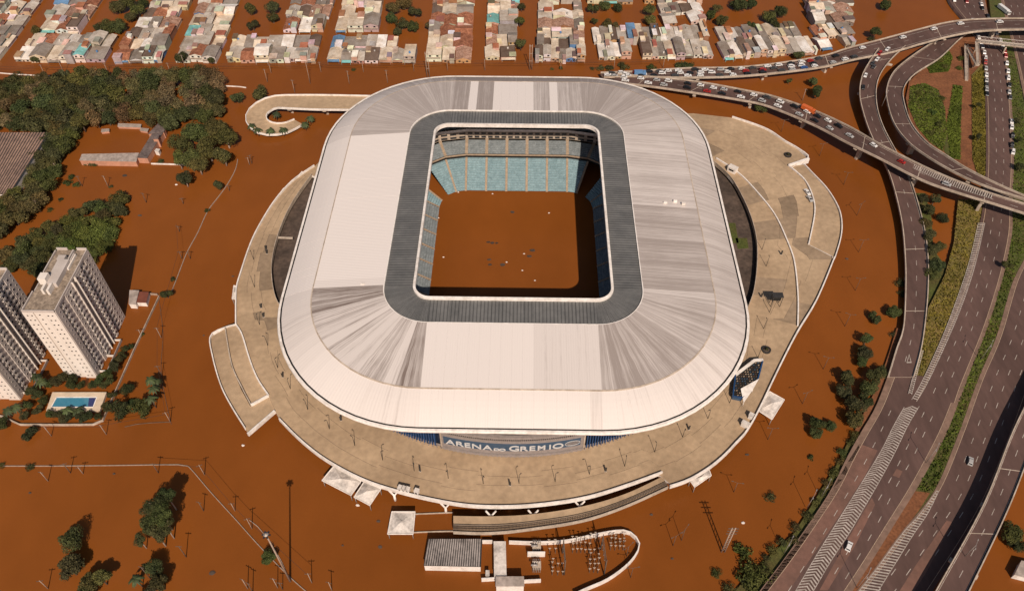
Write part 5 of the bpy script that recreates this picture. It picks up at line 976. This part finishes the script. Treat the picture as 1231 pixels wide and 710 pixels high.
def garden():
    z = 1.3; dk = [G(x, y, z) for x, y in ((63, 471), (128, 471), (120, 493), (55.5, 493))]; wt = [G(x, y, z) for x, y in ((68, 477), (116.5, 477), (112, 489), (61.5, 489))]; o = sum(dk, Vector())/4
    t = thing('swimming_pool', 'rectangular swimming pool with pale tiled deck beside the tower', 'pool', (o.x, o.y, 0)); q = MB(); zz = Vector((0, 0, 1.8))
    for i in range(4):
        j = (i+1) % 4; q.add([dk[i], dk[j], wt[j], wt[i]], [(0, 1, 2, 3)]); q.add([dk[i], dk[j], dk[j]-zz, dk[i]-zz], [(0, 1, 2, 3)]); q.add([wt[i], wt[j], wt[j]-zz*.3, wt[i]-zz*.3], [(0, 1, 2, 3)])
    q.build('pool_deck', POOLT, t); e = Vector((0, 0, .18)); a, b = wt[0].lerp(wt[1], .8), wt[3].lerp(wt[2], .87)
    q = MB(); q.add([p-e for p in (wt[3], b, a, wt[0])], [(0, 1, 2, 3)]); q.build('pool_water', POOLW, t); q = MB(); q.add([p-e for p in (b, wt[2], wt[1], a)], [(0, 1, 2, 3)]); q.build('deep_end_water', POOLD, t)
    for i in range(4):
        j = (i+1) % 4; q = MB(); q.wall([(wt[i].x, wt[i].y), (wt[j].x, wt[j].y)], .35, z-.3, z+.08); q.build('coping', WHITEC, t)
    def wall(px, label, h=.7, th=.22, mat=POLEC, cat='wall', name='boundary_wall', z0=-.5, smooth=True):
        pts = [G(x, y, 0) for x, y in px]; pts = resample(catmull(pts, 6) if smooth else pts, 4.0); q = MB(); q.wall([(p.x, p.y) for p in pts], th, z0, h); o = q.build(name, mat, None, tuple(pts[0])); tag(o, label, cat)
        return o
    wall([(192, 357), (177, 389), (162, 421), (147, 455), (134, 484), (124, 507), (116, 511), (70, 511.5), (22, 511), (8, 502), (-4, 500)], 'low garden wall round the towers and the pool', 1.2, .3, CONC2, smooth=False)
    wall([(286, 192), (283, 205), (273, 223), (262, 238), (250, 254), (238, 280), (225, 304), (214, 332), (206, 352)], 'long thin flooded wall running down from the clump of tall trees', .45, .3)
    wall([(-4, 560), (60, 560), (120, 559.5), (200, 558.5), (222, 559), (230, 564), (253, 591), (285, 626), (310, 654), (345, 690), (372, 714)], 'long flooded kerb wall bending across the open water', .35, .25)
    wall([(300, 625), (314, 637), (335, 668), (349, 698)], 'short flooded kerb running to the floodlight mast', .3, .22)
    wall([(178, 354), (190, 355)], 'short wall beside the gatehouse', 1.2)
    wall([(190, 352), (196, 400), (194, 450), (206, 510)], 'half drowned cable fence outside the garden', .25, .12, POLED)
    wall([(205, 507), (170, 509), (150, 513)], 'thin cable line lying near the egg-shaped trees', .3, .12, POLED)
    wall([(182, 197.5), (215, 198.5), (222, 199)], 'low white wall beside the pink end of the school', .8, .3, WHITEC)
    wall([(-4, 88), (20, 90), (60, 92)], 'pale low wall at the edge of the rail street', .6, .3, WHITEC); wall([(272, 104), (290, 105), (296, 106)], 'pale wall piece on the street beside the grove', .6, .3, WHITEC)
    wall([(497, 618), (545, 616)], 'upper thin beam between square canopy and stair ramp', .6, .25, CONC2); wall([(497, 640), (545, 638.5), (585, 641)], 'lower thin beam between square canopy and stair ramp', .6, .25, CONC2)
garden()
# ------------------------------------------------------------------ sheds, school, gatehouse, substation
def gabled(name, label, cat, px, h, wallm, roofm, strips=0, rise=.4, flatroof=True):
    """px: roof corners near-left, near-right, far-right, far-left at height h"""
    P = [G(x, y, h) for x, y in px]; c = sum(P, Vector())/4; t = thing(name, label, cat, (c.x, c.y, 0)); q = MB(); q.prism([(p.x, p.y) for p in P], -1, h-.02); q.build('wall', wallm, t)
    if strips:
        for i in range(strips):
            a, b = i/strips, (i+.62)/strips; q = MB(); v = [P[0].lerp(P[1], a), P[0].lerp(P[1], b), P[3].lerp(P[2], b), P[3].lerp(P[2], a)]; u = Vector((0, 0, .22)); q.add([p+u for p in v]+[p-Vector((0, 0, .0)) for p in v], [(0, 1, 2, 3), (0, 4, 5, 1), (1, 5, 6, 2), (2, 6, 7, 3), (3, 7, 4, 0)]); q.build('roof_panel', roofm, t)
    q = MB(); e = .25; cc = [p+(p-c).normalized()*e for p in P]; q.prism([(p.x, p.y) for p in cc], h-.02 if not strips else h-.12, h+.16 if not strips else h+.03); q.build('roof', roofm if not strips else DSTEEL, t); return t
rfd = M('weathered_dark_roof', (.17, .125, .11), (.10, .075, .066), .2, .9, fine=(.8, .3)); rfl = M('weathered_pale_roof', (.42, .34, .29), (.30, .24, .20), .25, .9, fine=(.8, .2)); pk = M('pink_render', (.56, .27, .17), (.44, .22, .14), .4, .9); ribd = M('ribbed_roof_sheet', (.34, .29, .26), (.13, .11, .10), .12, .7, fine=(.6, .25), coord='World', lo=.45, hi=.6)
gabled('warehouse', 'big flooded shed with brown ribbed roof behind row of trees', 'shed', [(-90, 235), (12, 233), (59, 159.5), (-60, 159.5)], 5.5, WHITEC, M('brown_ribbed_roof', (.32, .20, .145), (.23, .145, .11), .1, .9, fine=(.5, .25), coord='World'), 34)
gabled('school_wing', 'long pale roofed wing of the flooded school, pink walls', 'building', [(96, 193), (163.5, 194.5), (166.5, 184), (99, 185.5)], 3.2, pk, rfl)
gabled('school_wing', 'dark roofed slanting wing of the flooded school', 'building', [(165, 189.5), (177, 190), (198.5, 156), (186, 156)], 3.6, pk, rfd)
gabled('school_annex', 'dark roofed annex at the tree end of the school wing', 'building', [(178.5, 161), (197, 159), (199, 149), (191, 148)], 3.9, pk, rfd)
gabled('stair_tower', 'small pink block rising from the dark school roof', 'building', [(184, 167), (190, 167), (191, 162.5), (185.5, 162.5)], 5.6, pk, rfd)
gabled('porch', 'small white porch beside the dark school wing', 'porch', [(186, 181.5), (190.5, 182.5), (192, 179.5), (188, 179)], 2.6, WHITEC, MEMB)
for px, lab in (([(142, 152.5), (169, 153.5), (169.5, 149.5), (142.5, 148.5)], 'long low ruined pink wall at the grove edge'), ([(168.5, 157), (177, 158.5), (178.5, 155), (169.5, 154)], 'short low pink ruin beside the school annex'), ([(122, 159), (131, 158), (131, 155), (122.5, 155.5)], 'small broken pink ruin near the grove')): gabled('ruin', lab, 'ruin', px, 1.2, pk, rfl)
gabled('gatehouse', 'small pale flat roofed hut beside the tower', 'hut', [(155, 365), (163, 365.5), (167, 349.5), (156, 349)], 3.0, WHITEC, rfl); gabled('gatehouse', 'small red roofed hut joined to the pale hut', 'hut', [(164.5, 363), (175.5, 363.5), (178.5, 351.5), (168, 351)], 2.6, WHITEC, M('red_hut_roof', (.20, .06, .035), (.16, .05, .03), .5, .8))
gabled('substation_shed', 'white walled shed with striped ribbed roof before the stair ramp', 'shed', [(510, 679), (577.5, 680.4), (579, 647.5), (515.6, 647.5)], 4.2, WHITEC, ribd, 24)
gabled('substation_office', 'long narrow white roofed building in the substation', 'building', [(594.3, 691), (608.7, 691), (607.7, 651), (593.6, 651)], 4.0, WHITEC, MEMB); gabled('substation_store', 'grey roofed white building below the narrow office', 'building', [(596.5, 704), (629.6, 704), (629, 692.6), (597, 692.6)], 4.6, WHITEC, rfl)
gabled('guard_hut', 'tiny white hut between shed and narrow office', 'hut', [(584, 691), (588, 691), (588, 685.5), (584.3, 685.5)], 2.4, WHITEC, MEMB)
gabled('hut', 'small pale hut in the water outside the elevated side road', 'hut', [(1220, 690), (1236, 694), (1243, 677), (1228, 674)], 3.0, WHITEC, rfl)
def substation():
    def wl_(px, label, sm_=True):
        pts = resample(catmull([G(x, y, 0) for x, y in px], 6) if sm_ else [G(x, y, 0) for x, y in px], 2.5); q = MB(); q.wall([(p.x, p.y) for p in pts], .45, -.5, 2.3); tag(q.build('boundary_wall', WHITEC, None, tuple(pts[0])), label, 'wall')
    wl_([(612, 653), (645, 654), (680, 652), (709, 646), (735, 641), (750, 640), (761, 645), (768, 656), (764, 668), (752, 682), (730, 698), (705, 709), (690, 716)], 'curved white wall enclosing the flooded substation'); wl_([(580, 652.5), (592, 652.5)], 'short white wall between shed and narrow office', False); wl_([(579, 698), (596, 697)], 'short white wall beside the tiny hut', False); wl_([(630, 700), (650, 699)], 'short white wall beside the grey roofed store', False)
    for px, py, lab in ((645, 658, 'large transformer with cooling fins, on the wall side'), (645, 681, 'large transformer with cooling fins, below the fire wall')):
        c = G(px, py, 0); t = thing('transformer', lab, 'transformer', (c.x, c.y, 0)); q = MB(); q.box((0, 0, 1.2), (3.0, 2.2, 2.6)); obj('tank', q.mesh('tank', [CONC2]), t)
        for s in (-1, 1):
            for k in range(5): q = MB(); q.box((-1.2+k*.6, s*1.6, 1.2), (.18, .8, 2.2)); obj('cooling_fin', q.mesh('cooling_fin', [STEEL]), t)
        for k in range(3): q = MB(); q.bar((-.8+k*.8, .2, 2.5), (-.8+k*.8, .4, 3.7), .16, .08, 6); obj('bushing', q.mesh('bushing', [WHITEC]), t)
        q = MB(); q.bar((-2.0, -.6, 3.1), (.4, -.6, 3.1), .4, n=8); obj('conservator', q.mesh('conservator', [STEEL]), t)
    a, b = G(634, 668, 0), G(655, 668, 0); q = MB(); q.wall([(a.x, a.y), (b.x, b.y)], .5, -.5, 3.4); tag(q.build('fire_wall', WHITEC, None, tuple(a)), 'white fire wall between the two transformers', 'wall')
    for (x0, y0), (x1, y1), lab in (((678, 690), (676, 664), 'tall steel gantry nearest the transformers'), ((726, 690), (722, 660), 'tall steel gantry toward the rounded end of the substation')):
        a, b = G(x0, y0, 0), G(x1, y1, 0); t = thing('gantry', lab, 'gantry', (a.x, a.y, 0)); hh = 12.0
        for p in (a, b): q = MB(); q.bar((p.x, p.y, -.5), (p.x, p.y, hh), .3, .16, 6); q.build('post', POLED, t)
        for z in (7.5, 10.5): q = MB(); q.bar((a.x, a.y, z), (b.x, b.y, z), .18, n=4); q.build('cross_beam', POLED, t)
        for k in range(5): p = a.lerp(b, (k+.5)/5); q = MB(); q.bar((p.x, p.y, 7.4), (p.x, p.y, 5.6), .14, n=5); q.build('insulator', STEEL, t)
    r = random.Random(4)
    for (x0, y0, nx, ny, dx, dy) in ((660, 653, 2, 3, 7, 5.5), (688, 650, 5, 3, 5, 7), (664, 676, 3, 4, 6, 5), (709, 664, 3, 5, 5, 6), (734, 647, 4, 4, 5, 4.5), (710, 645, 3, 2, 5, 6)):
        for i in range(nx):
            for j in range(ny):
                if r.random() < .14: continue
                c = G(x0+i*dx+r.uniform(-.6, .6), y0+j*dy+r.uniform(-.5, .5), 0); t = thing('switchgear_post', 'slim post with pale insulator among the substation gear', 'switchgear', (c.x, c.y, 0), 0, 'switchgear posts in the substation'); h = r.uniform(2.2, 3.4)
                q = MB(); q.bar((0, 0, -.5), (0, 0, h), .13, .11, 5); obj('post', q.mesh('post', [POLED]), t); q = MB(); q.bar((0, 0, h), (0, 0, h+1.0), .18, .12, 6); q.box((0, 0, h+.95), (.9, .2, .15)); obj('insulator', q.mesh('insulator', [CONC2]), t)
substation()
# ------------------------------------------------------------------ poles and lamps
def pole_mesh(mat, r0=.16): q = MB(); q.bar((0, 0, -1), (0, 0, 1), r0, r0*.7, 6); return q.mesh('post', [mat])
PM, PMD = pole_mesh(POLEC, .17), pole_mesh(POLED, .17)
def upole(px, py, h, label, group, arms=1, mat='c', tilt=0):
    c = G(px, py, 0); t = thing('utility_pole', label, 'pole', (c.x, c.y, 0), TR.uniform(-.4, .4) if not tilt else tilt, group); q = MB(); q.bar((0, 0, -1), (0, 0, h), .19, .12, 6); obj('post', q.mesh('post', [POLEC if mat == 'c' else POLED]), t)
    for k in range(arms): q = MB(); q.box((0, 0, h-.5-k*1.0), (2.2, .14, .16)); [q.bar((x, 0, h-.45-k), (x, 0, h-.15-k), .07, n=5) for x in (-.9, 0, .9)]; obj('crossarm', q.mesh('crossarm', [POLED]), t)
    return t
def ylamp(px, py, h, label, group, rz=0.0, z0=0.0, two=True, mat=None, al=1.6):
    c = G(px, py, z0); t = thing('street_lamp', label, 'lamp', (c.x, c.y, z0), rz, group); q = MB(); q.bar((0, 0, -.6 if z0 == 0 else 0), (0, 0, h), .13, .08, 6); obj('post', q.mesh('post', [mat or STEEL]), t)
    for s in ((-1, 1) if two else (1,)):
        q = MB(); q.bar((0, 0, h-.1), (s*al, 0, h+al*.22), .07, .05, 5); a = obj('arm', q.mesh('arm', [mat or STEEL]), t); q = MB(); q.box((s*(al+.3), 0, h+al*.22+.03), (.75, .28, .12)); obj('lamp_head', q.mesh('lamp_head', [mat or STEEL]), a)
    return t
def poles():
    g = 'poles in the floodwater by the school lane'; lab = 'slanting-looking utility pole in the water by the flooded school lane'; lab = 'utility pole standing in water along the flooded school lane'
    for x, y, h in ((70, 207, 6), (68, 224.5, 6), (99, 224, 7), (130, 224, 7), (176, 243.5, 6.5), (49.5, 255, 8), (220.5, 245, 4), (216, 278.5, 4), (219, 311, 5), (229, 311, 5), (276, 229.5, 4), (300, 198, 5), (303, 197, 6)): upole(x, y, h, lab, g, mat=TR.choice('cd'))
    g = 'poles in the water near the pool and kerb'
    for x, y, h in ((194, 406, 7), (195, 451.5, 7), (205, 507, 7), (170, 403, 4), (128, 522, 7), (62, 524, 7), (58, 578, 7), (85, 568, 7), (100, 569, 5), (190.6, 568, 7), (246, 570.5, 7.5), (245, 613.6, 7), (282.6, 613.6, 6), (303, 635, 8), (224, 669, 9), (181, 695, 10), (58, 707, 7), (298, 707, 8), (375, 700, 8), (399, 709, 7), (304, 711, 8), (334, 706, 8), (340, 708, 6)): upole(x, y, h, 'utility pole rising from open water near the bending kerb wall', g, mat=TR.choice('ccd'))
    g = 'poles along the flooded rail street'
    for x, y, h, a in ((78, 90, 12, 1), (223, 82, 9, 1), (321.5, 99, 9, 1), (326, 88, 6, 1), (373, 101, 15, 1), (420, 101, 9, 1), (466, 100, 9, 1), (354.5, 112, 9, 1), (497.7, 86, 9, 1), (386, 87, 7, 1), (437, 87, 7, 1), (674, 84, 7, 1), (738, 83, 9, 1), (797, 82, 8, 1), (583, 85, 8, 1), (538, 85, 7, 1), (205, 88, 7, 1), (130, 88, 7, 1), (54, 90, 7, 1)): upole(x, y, h, 'utility pole along the flooded rail street', g, a)
    for x, y, lab in ((515, 93, 'tall twin concrete pole behind the far roof edge, beside the blue-walled houses'), (638, 84, 'tall twin concrete pole at the end of the street beside the narrow grey rows')):
        c = G(x, y, 0); t = thing('twin_pole', lab, 'pole', (c.x, c.y, 0))
        for s in (-.7, .7): q = MB(); q.bar((s, 0, -1), (s, 0, 17), .28, .17, 6); obj('post', q.mesh('post', [POLEC]), t)
        for z in (6, 11, 16): q = MB(); q.box((0, 0, z), (2.2, .2, .25)); obj('crossarm', q.mesh('crossarm', [POLEC]), t)
    c = G(869, 663, 0); t = thing('lattice_pole', 'tall twin lattice pole leaning over open water near the road bank', 'pole', (c.x, c.y, 0)); t['label'] = 'tall twin lattice power pole in open water near the road bank'
    for s in (-.55, .55): q = MB(); q.bar((s, 0, -1), (s, 0, 19), .27, .2, 6); obj('post', q.mesh('post', [POLEC]), t)
    for k in range(9): q = MB(); q.bar((-.55, 0, 1+k*2), (.55, 0, 3+k*2), .1, n=4); obj('brace', q.mesh('brace', [POLEC]), t)
    for z in (14.5, 16.5, 18.4): q = MB(); q.box((0, 0, z), (3.6, .22, .25)); obj('crossarm', q.mesh('crossarm', [POLED]), t)
    c = G(349, 698, 0); t = thing('floodlight_mast', 'very tall floodlight mast rising from open water before the stadium', 'mast', (c.x, c.y, 0)); q = MB(); q.bar((0, 0, -1), (0, 0, 37), .42, .2, 8); obj('post', q.mesh('post', [POLEC]), t); q = MB(); q.bar((0, 0, 36.2), (0, 0, 36.6), .8, n=10); obj('lamp_crown', q.mesh('lamp_crown', [STEEL]), t)
    for k in range(6): a = k*1.047; q = MB(); q.box((1.0*math.cos(a), 1.0*math.sin(a), 36.1), (.7, .5, .4), a); obj('lamp_head', q.mesh('lamp_head', [DSTEEL]), t)
    g = 'double-arm lamps in the water round the concourse'
    for x, y, h in ((985, 187.5, 8), (1014, 222, 8), (1030, 259, 8), (1032, 303, 8), (1028, 349, 8), (1015.6, 392, 8), (989.5, 443.5, 8), (964.5, 485, 8), (923, 528, 8), (939, 158.6, 8), (882, 591, 7), (758, 693.5, 8), (753, 668, 8), (809, 655.5, 8), (819, 649, 9)): ylamp(x, y, h, 'double-arm street lamp standing in brown water beyond the concourse', g, TR.uniform(-.3, .9), mat=POLED)
    upole(964.5, 121, 8, 'leaning utility pole in the water between the flyovers', None); 
    g = 'lamp posts round the concourse'
    for x, y in ((460, 552.5), (498, 565.5), (539, 574.5), (581, 581), (624, 580.5), (667.4, 578.5), (708.5, 569.6), (751, 560), (787, 543), (820.6, 525), (851, 503), (877, 484), (322, 415), (334, 442), (349, 467), (370, 492), (396, 515), (426.5, 535), (911, 430), (918, 395), (916, 300), (921, 320), (925, 375), (305, 312), (306, 345), (312, 390)): ylamp(x, y, 6.2, 'slim single lamp post standing on the stadium concourse', g, TR.uniform(0, 6), DZ, False, DSTEEL, .35)
    g = 'lamp posts on the highway verge'
    for x, y, z, h in ((1178, 433, 1.9, 11), (1113, 556, 1.9, 11), (1030, 706, 1.9, 12), (987, 597, .9, 10), (970, 610, .9, 10), (942, 665, .9, 10), (1160, 668, 7.3, 9), (1060, 128, 6, 9)): ylamp(x, y, h, 'tall lamp post on the highway verge or bank', g, 1.0, z, True)
poles()
def wires():
    P = [G(x, y, 0) for x, y in ((-10, 92), (54, 90), (130, 88), (205, 88), (326, 88), (386, 87), (437, 87), (497.7, 86), (538, 85), (583, 85), (674, 84), (738, 83), (797, 82))]
    for dy, z, lab in ((-.9, 6.6, 'thin overhead cable along the rail street, house side'), (.9, 6.6, 'thin overhead cable along the rail street, grove side'), (0, 5.4, 'lower thin overhead cable along the rail street')):
        q = MB()
        for a, b in zip(P, P[1:]):
            pts = [Vector((lerp(a.x, b.x, t/6), lerp(a.y, b.y, t/6)+dy, z-4*1.0*(t/6)*(1-t/6))) for t in range(7)]
            for c, d in zip(pts, pts[1:]): q.bar(c, d, .05, n=4, cap=False)
        tag(q.build('overhead_cable', DSTEEL, None, tuple(P[0])), lab, 'cable')
    P = [G(x, y, 0) for x, y in ((62, 524), (128, 522), (205, 507), (195, 451.5), (194, 406), (219, 311), (216, 278.5))]; q = MB()
    for a, b in zip(P, P[1:]): q.bar((a.x, a.y, 6.5), (b.x, b.y, 5.5), .05, n=4, cap=False)
    tag(q.build('overhead_cable', DSTEEL, None, tuple(P[0])), 'thin cable strung between the poles beside the garden wall', 'cable')
    P = [G(x, y, 0) for x, y in ((190, 568), (246, 570.5), (282, 613), (303, 635), (375, 700))]; q = MB()
    for a, b in zip(P, P[1:]): q.bar((a.x, a.y, 6.3), (b.x, b.y, 6.0), .05, n=4, cap=False)
    tag(q.build('overhead_cable', DSTEEL, None, tuple(P[0])), 'thin cable strung between the poles along the bending kerb wall', 'cable')
wires()
# ------------------------------------------------------------------ canopies, pavilion and small things on the concourse
def canopy(px, z, label, peak=1.6):
    P = [G(x, y, z) for x, y in px]; c = sum(P, Vector())/4; t = thing('canopy', label, 'canopy', (c.x, c.y, 0)); up = Vector((0, 0, peak)); q = MB(); n = 6; C = c+up
    for i in range(4):
        j = (i+1) % 4; A = []; B = []
        for k in range(n+1): f = k/n; w = f*f*(3-2*f)*.35+f*.65; zz = peak*(f**1.7); a = P[i].lerp(C, f); b = P[j].lerp(C, f); A.append(Vector((a.x, a.y, z+zz))); B.append(Vector((b.x, b.y, z+zz)))
        q.strip(A, B)
    o = q.build('membrane', MEMB, t)
    if o.data.polygons[0].normal.z < 0: o.data.flip_normals()
    for i in range(4): j = (i+1) % 4; q = MB(); q.bar(P[i]+Vector((0, 0, .02)), P[j]+Vector((0, 0, .02)), .18, n=5); q.build('edge_beam', WHITEC, t); q = MB(); p = P[i].lerp(c, .06); q.bar((p.x, p.y, -1), (p.x, p.y, z), .16, n=6); q.build('post', STEEL, t)
    return t
canopy([(387, 577), (422, 595), (434, 578), (401, 560)], 4.5, 'larger grey-stained pyramid canopy under the concourse edge', 1.8); canopy([(425.5, 597), (444.5, 607), (458, 587), (438, 578)], 4.5, 'smaller stained pyramid canopy beside the larger one', 1.5); canopy([(466, 641.5), (496.5, 641.5), (499, 614.5), (471, 614.5)], 4.0, 'clean square pyramid canopy near the striped shed', 1.2); canopy([(911, 493), (928, 504), (943, 480), (925, 470)], 4.5, 'square pyramid canopy below the screen pavilion', 1.6); canopy([(829, 577), (835, 585), (855, 571), (852, 563)], 4.5, 'half hidden canopy at the concourse edge beyond the stair ramp end', 1.0); canopy([(279, 359), (284, 360), (286, 344), (281, 343)], 4.5, 'narrow white canopy at the side edge of the concourse', .6); canopy([(326, 246), (331, 247), (345, 229), (341, 226)], 4.5, 'long white canopy at the far side edge of the concourse', .6); canopy([(349, 222), (353, 223), (366, 209), (363, 206)], 4.5, 'long white canopy nearest the roof on the far side edge', .6)
def pavilion():
    z = DZ+2.2; A = [G(x, y, z) for x, y in ((881, 476), (884, 451), (907, 433.5), (917, 433), (911, 456), (892, 478))]; c = sum(A, Vector())/6; t = thing('screen_pavilion', 'angular blue framed pavilion with dark panelled roof and white canopy', 'pavilion', (c.x, c.y, DZ)); pts = [(p.x, p.y) for p in A]
    q = MB(); q.prism(pts, DZ, z-.3); q.build('wall', BLUES, t); q = MB(); q.prism(pts, z-.28, z); q.build('roof', DARK, t); q = MB(); q.wall([(p[0], p[1]) for p in pts], .6, z-.5, z+.5, 0, True); q.build('blue_edge', BLUEF, t)
    q = MB(); q.wall([pts[1], pts[2], pts[3]], 1.1, z-.2, z+.8); q.build('white_edge', WHITEC, t)
    x0, x1 = min(p[0] for p in pts), max(p[0] for p in pts); y0, y1 = min(p[1] for p in pts), max(p[1] for p in pts); r = random.Random(2); x = x0
    while x < x1:
        y = y0
        while y < y1:
            if inpoly(x, y, pts) and r.random() < .8: q = MB(); q.box((x, y, z+.1), (.55, .38, .16), .6); q.build('roof_unit', r.choice((AISLE, AISLE, WOOD, POLED, BLUES)), t)
            y += 1.15
        x += 1.0
    B = [G(px, py, DZ+2.4) for px, py in ((890, 468), (912, 456), (905, 468), (894, 484))]; q = MB(); q.add([B[0]+Vector((0, 0, .7)), B[1]+Vector((0, 0, .7)), B[2], B[3]], [(3, 2, 1, 0)]); q.add([B[0]+Vector((0, 0, .6)), B[1]+Vector((0, 0, .6)), B[2]-Vector((0, 0, .1)), B[3]-Vector((0, 0, .1))], [(0, 1, 2, 3)]); q.bar((B[3].x, B[3].y, DZ), B[3], .12); q.bar((B[2].x, B[2].y, DZ), B[2], .12); q.build('white_canopy', WHITEC, t)
pavilion()
def small_things():
    def booth(px, py, w, d, h, rz, label, g=None):
        c = G(px, py, DZ); t = thing('ticket_booth', label, 'booth', (c.x, c.y, DZ), rz, g); q = MB(); q.box((0, 0, h/2), (w, d, h)); obj('wall', q.mesh('wall', [WHITEC]), t); q = MB(); q.box((0, 0, h+.07), (w+.3, d+.3, .14)); obj('roof', q.mesh('roof', [MEMB]), t); q = MB(); q.box((0, -d/2-.02, h*.6), (w*.6, .06, h*.35)); obj('window', q.mesh('window', [GLASS]), t); return t
    for x, y in ((481.5, 588.5), (486, 589.5), (490.5, 590.5)): booth(x, y, 1.3, 1.5, 2.2, -.3, 'small white ticket booth in the tight row of three by the near parapet', 'row of three booths')
    booth(501.5, 592.5, 1.5, 1.5, 2.2, -.3, 'single white ticket booth next to the row of three'); booth(880, 206, 4.5, 3.0, 2.8, -.7, 'white booth on the curved kerb wall beside the courtyard opening'); booth(902, 502, 1.6, 1.6, 2.3, 1.0, 'pale booth by the parapet nearer the pavilion'); booth(895, 512, 1.6, 2.8, 2.3, 1.0, 'longer pale booth by the parapet further from the pavilion')
    for x, y, lab in ((921, 421, 'round dark planter beside the screen pavilion'), (947, 187, 'round dark planter near the far corner of the concourse')):
        c = G(x, y, DZ); t = thing('planter', lab, 'planter', (c.x, c.y, DZ)); q = MB(); n = 16; pr_ = [(1.9, 0), (1.9, .8), (1.5, .8), (1.5, .45)]; R = [[Vector((r*math.cos(k*6.2832/n), r*math.sin(k*6.2832/n), z)) for k in range(n+1)] for r, z in pr_]
        for a, b in zip(R, R[1:]): q.strip(a, b)
        obj('ring', q.mesh('ring', [DSTEEL]), t); q = MB(); q.bar((0, 0, .1), (0, 0, .45), 1.5, n=16); obj('soil', q.mesh('soil', [MUD]), t); o = obj('bush', BUSHC[0], t, (0, 0, .7)); o.scale = (.25, .25, .3)
    c = G(931, 366, DZ); t = thing('stage_frame', 'black scaffold frame with hung panel on the right hand concourse', 'scaffold', (c.x, c.y, DZ)); t['label'] = 'black scaffold frame with hung panel on the concourse by the courtyard opening'
    for x in (-2, 2):
        for y in (-1.2, 1.2): q = MB(); q.bar((x, y, 0), (x, y, 6.2), .14, n=5); obj('post', q.mesh('post', [DSTEEL]), t)
    q = MB(); q.box((0, 0, 4.4), (3.8, .25, 3.4)); obj('panel', q.mesh('panel', [DARK]), t); q = MB(); q.box((0, 0, 6.25), (4.6, 3.0, .2)); obj('roof', q.mesh('roof', [DSTEEL]), t)
    g = 'sign totems on the concourse'
    for x, y in ((505, 566), (613, 583), (728, 566), (828, 516), (410, 505), (317, 381), (314, 370), (340, 453), (320, 300), (321, 305), (939, 306), (915, 357)):
        c = G(x, y, DZ); t = thing('sign_totem', 'slim dark sign totem standing on the concourse', 'sign', (c.x, c.y, DZ), TR.uniform(-.6, .6), g); q = MB(); q.box((0, 0, 1.3), (.7, .22, 2.6)); obj('board', q.mesh('board', [DSTEEL]), t); q = MB(); q.box((0, 0, .06), (1.0, .7, .12)); obj('base', q.mesh('base', [CONC2]), t)
    # things afloat
    r = random.Random(6); g = 'pale boards afloat on the flooded pitch'
    def board(x, y, s, mat, label, g):
        c = G(x, y, .05); q = MB(); a = r.uniform(0, 3); n = 7; pts = [(c.x+s*r.uniform(.7, 1.1)*math.cos(k*6.28/n+a), c.y+s*.7*r.uniform(.7, 1.1)*math.sin(k*6.28/n+a)) for k in range(n)]; q.prism(pts, -.1, .16); q.prism([(lerp(p[0], c.x, .35), lerp(p[1], c.y, .35)) for p in pts], .161, .3); tag(q.build('floating_board', mat, None, tuple(c)), label, 'debris', g)
    for x, y in ((592, 233), (660, 256), (609, 315), (628, 325), (643, 337), (551, 231), (630, 305), (533, 309), (527, 262)): board(x, y, .5, WHITEC, 'small pale board afloat on the flooded pitch', g)
    for x, y, s in ((616, 255, 1.3), (587, 291, 1.0), (592, 292, 1.1), (597, 292, .9), (588, 312, 1.0), (589, 318, 1.1), (604, 318, 1.4), (640, 301, 1.6), (636, 308, 1.3)): board(x, y, s, MUD, 'dark raft of mud and straw on the flooded pitch', 'dark rafts on the pitch')
    for x, y, s in ((457, 657, .9), (455, 626, .8), (412, 655, .5), (280, 332, .7), (245, 403, .5), (137, 569, .6), (36, 592, .6), (292, 535, .7), (430, 607, .8), (255, 688, 1.2), (898, 546, .8), (1018, 311, .9), (840, 300, .1), (783, 618, .7), (808, 671, .6), (893, 628, .8), (913, 684, .8), (123, 192, .1), (150, 211, 1.5), (263, 403, .5), (168, 259, 1.2), (212, 222, .8)): board(x, y, max(.5, s), r.choice((WHITEC, MUD, MUD)), 'scrap of flotsam drifting on the open brown water', 'drifting flotsam')
small_things()
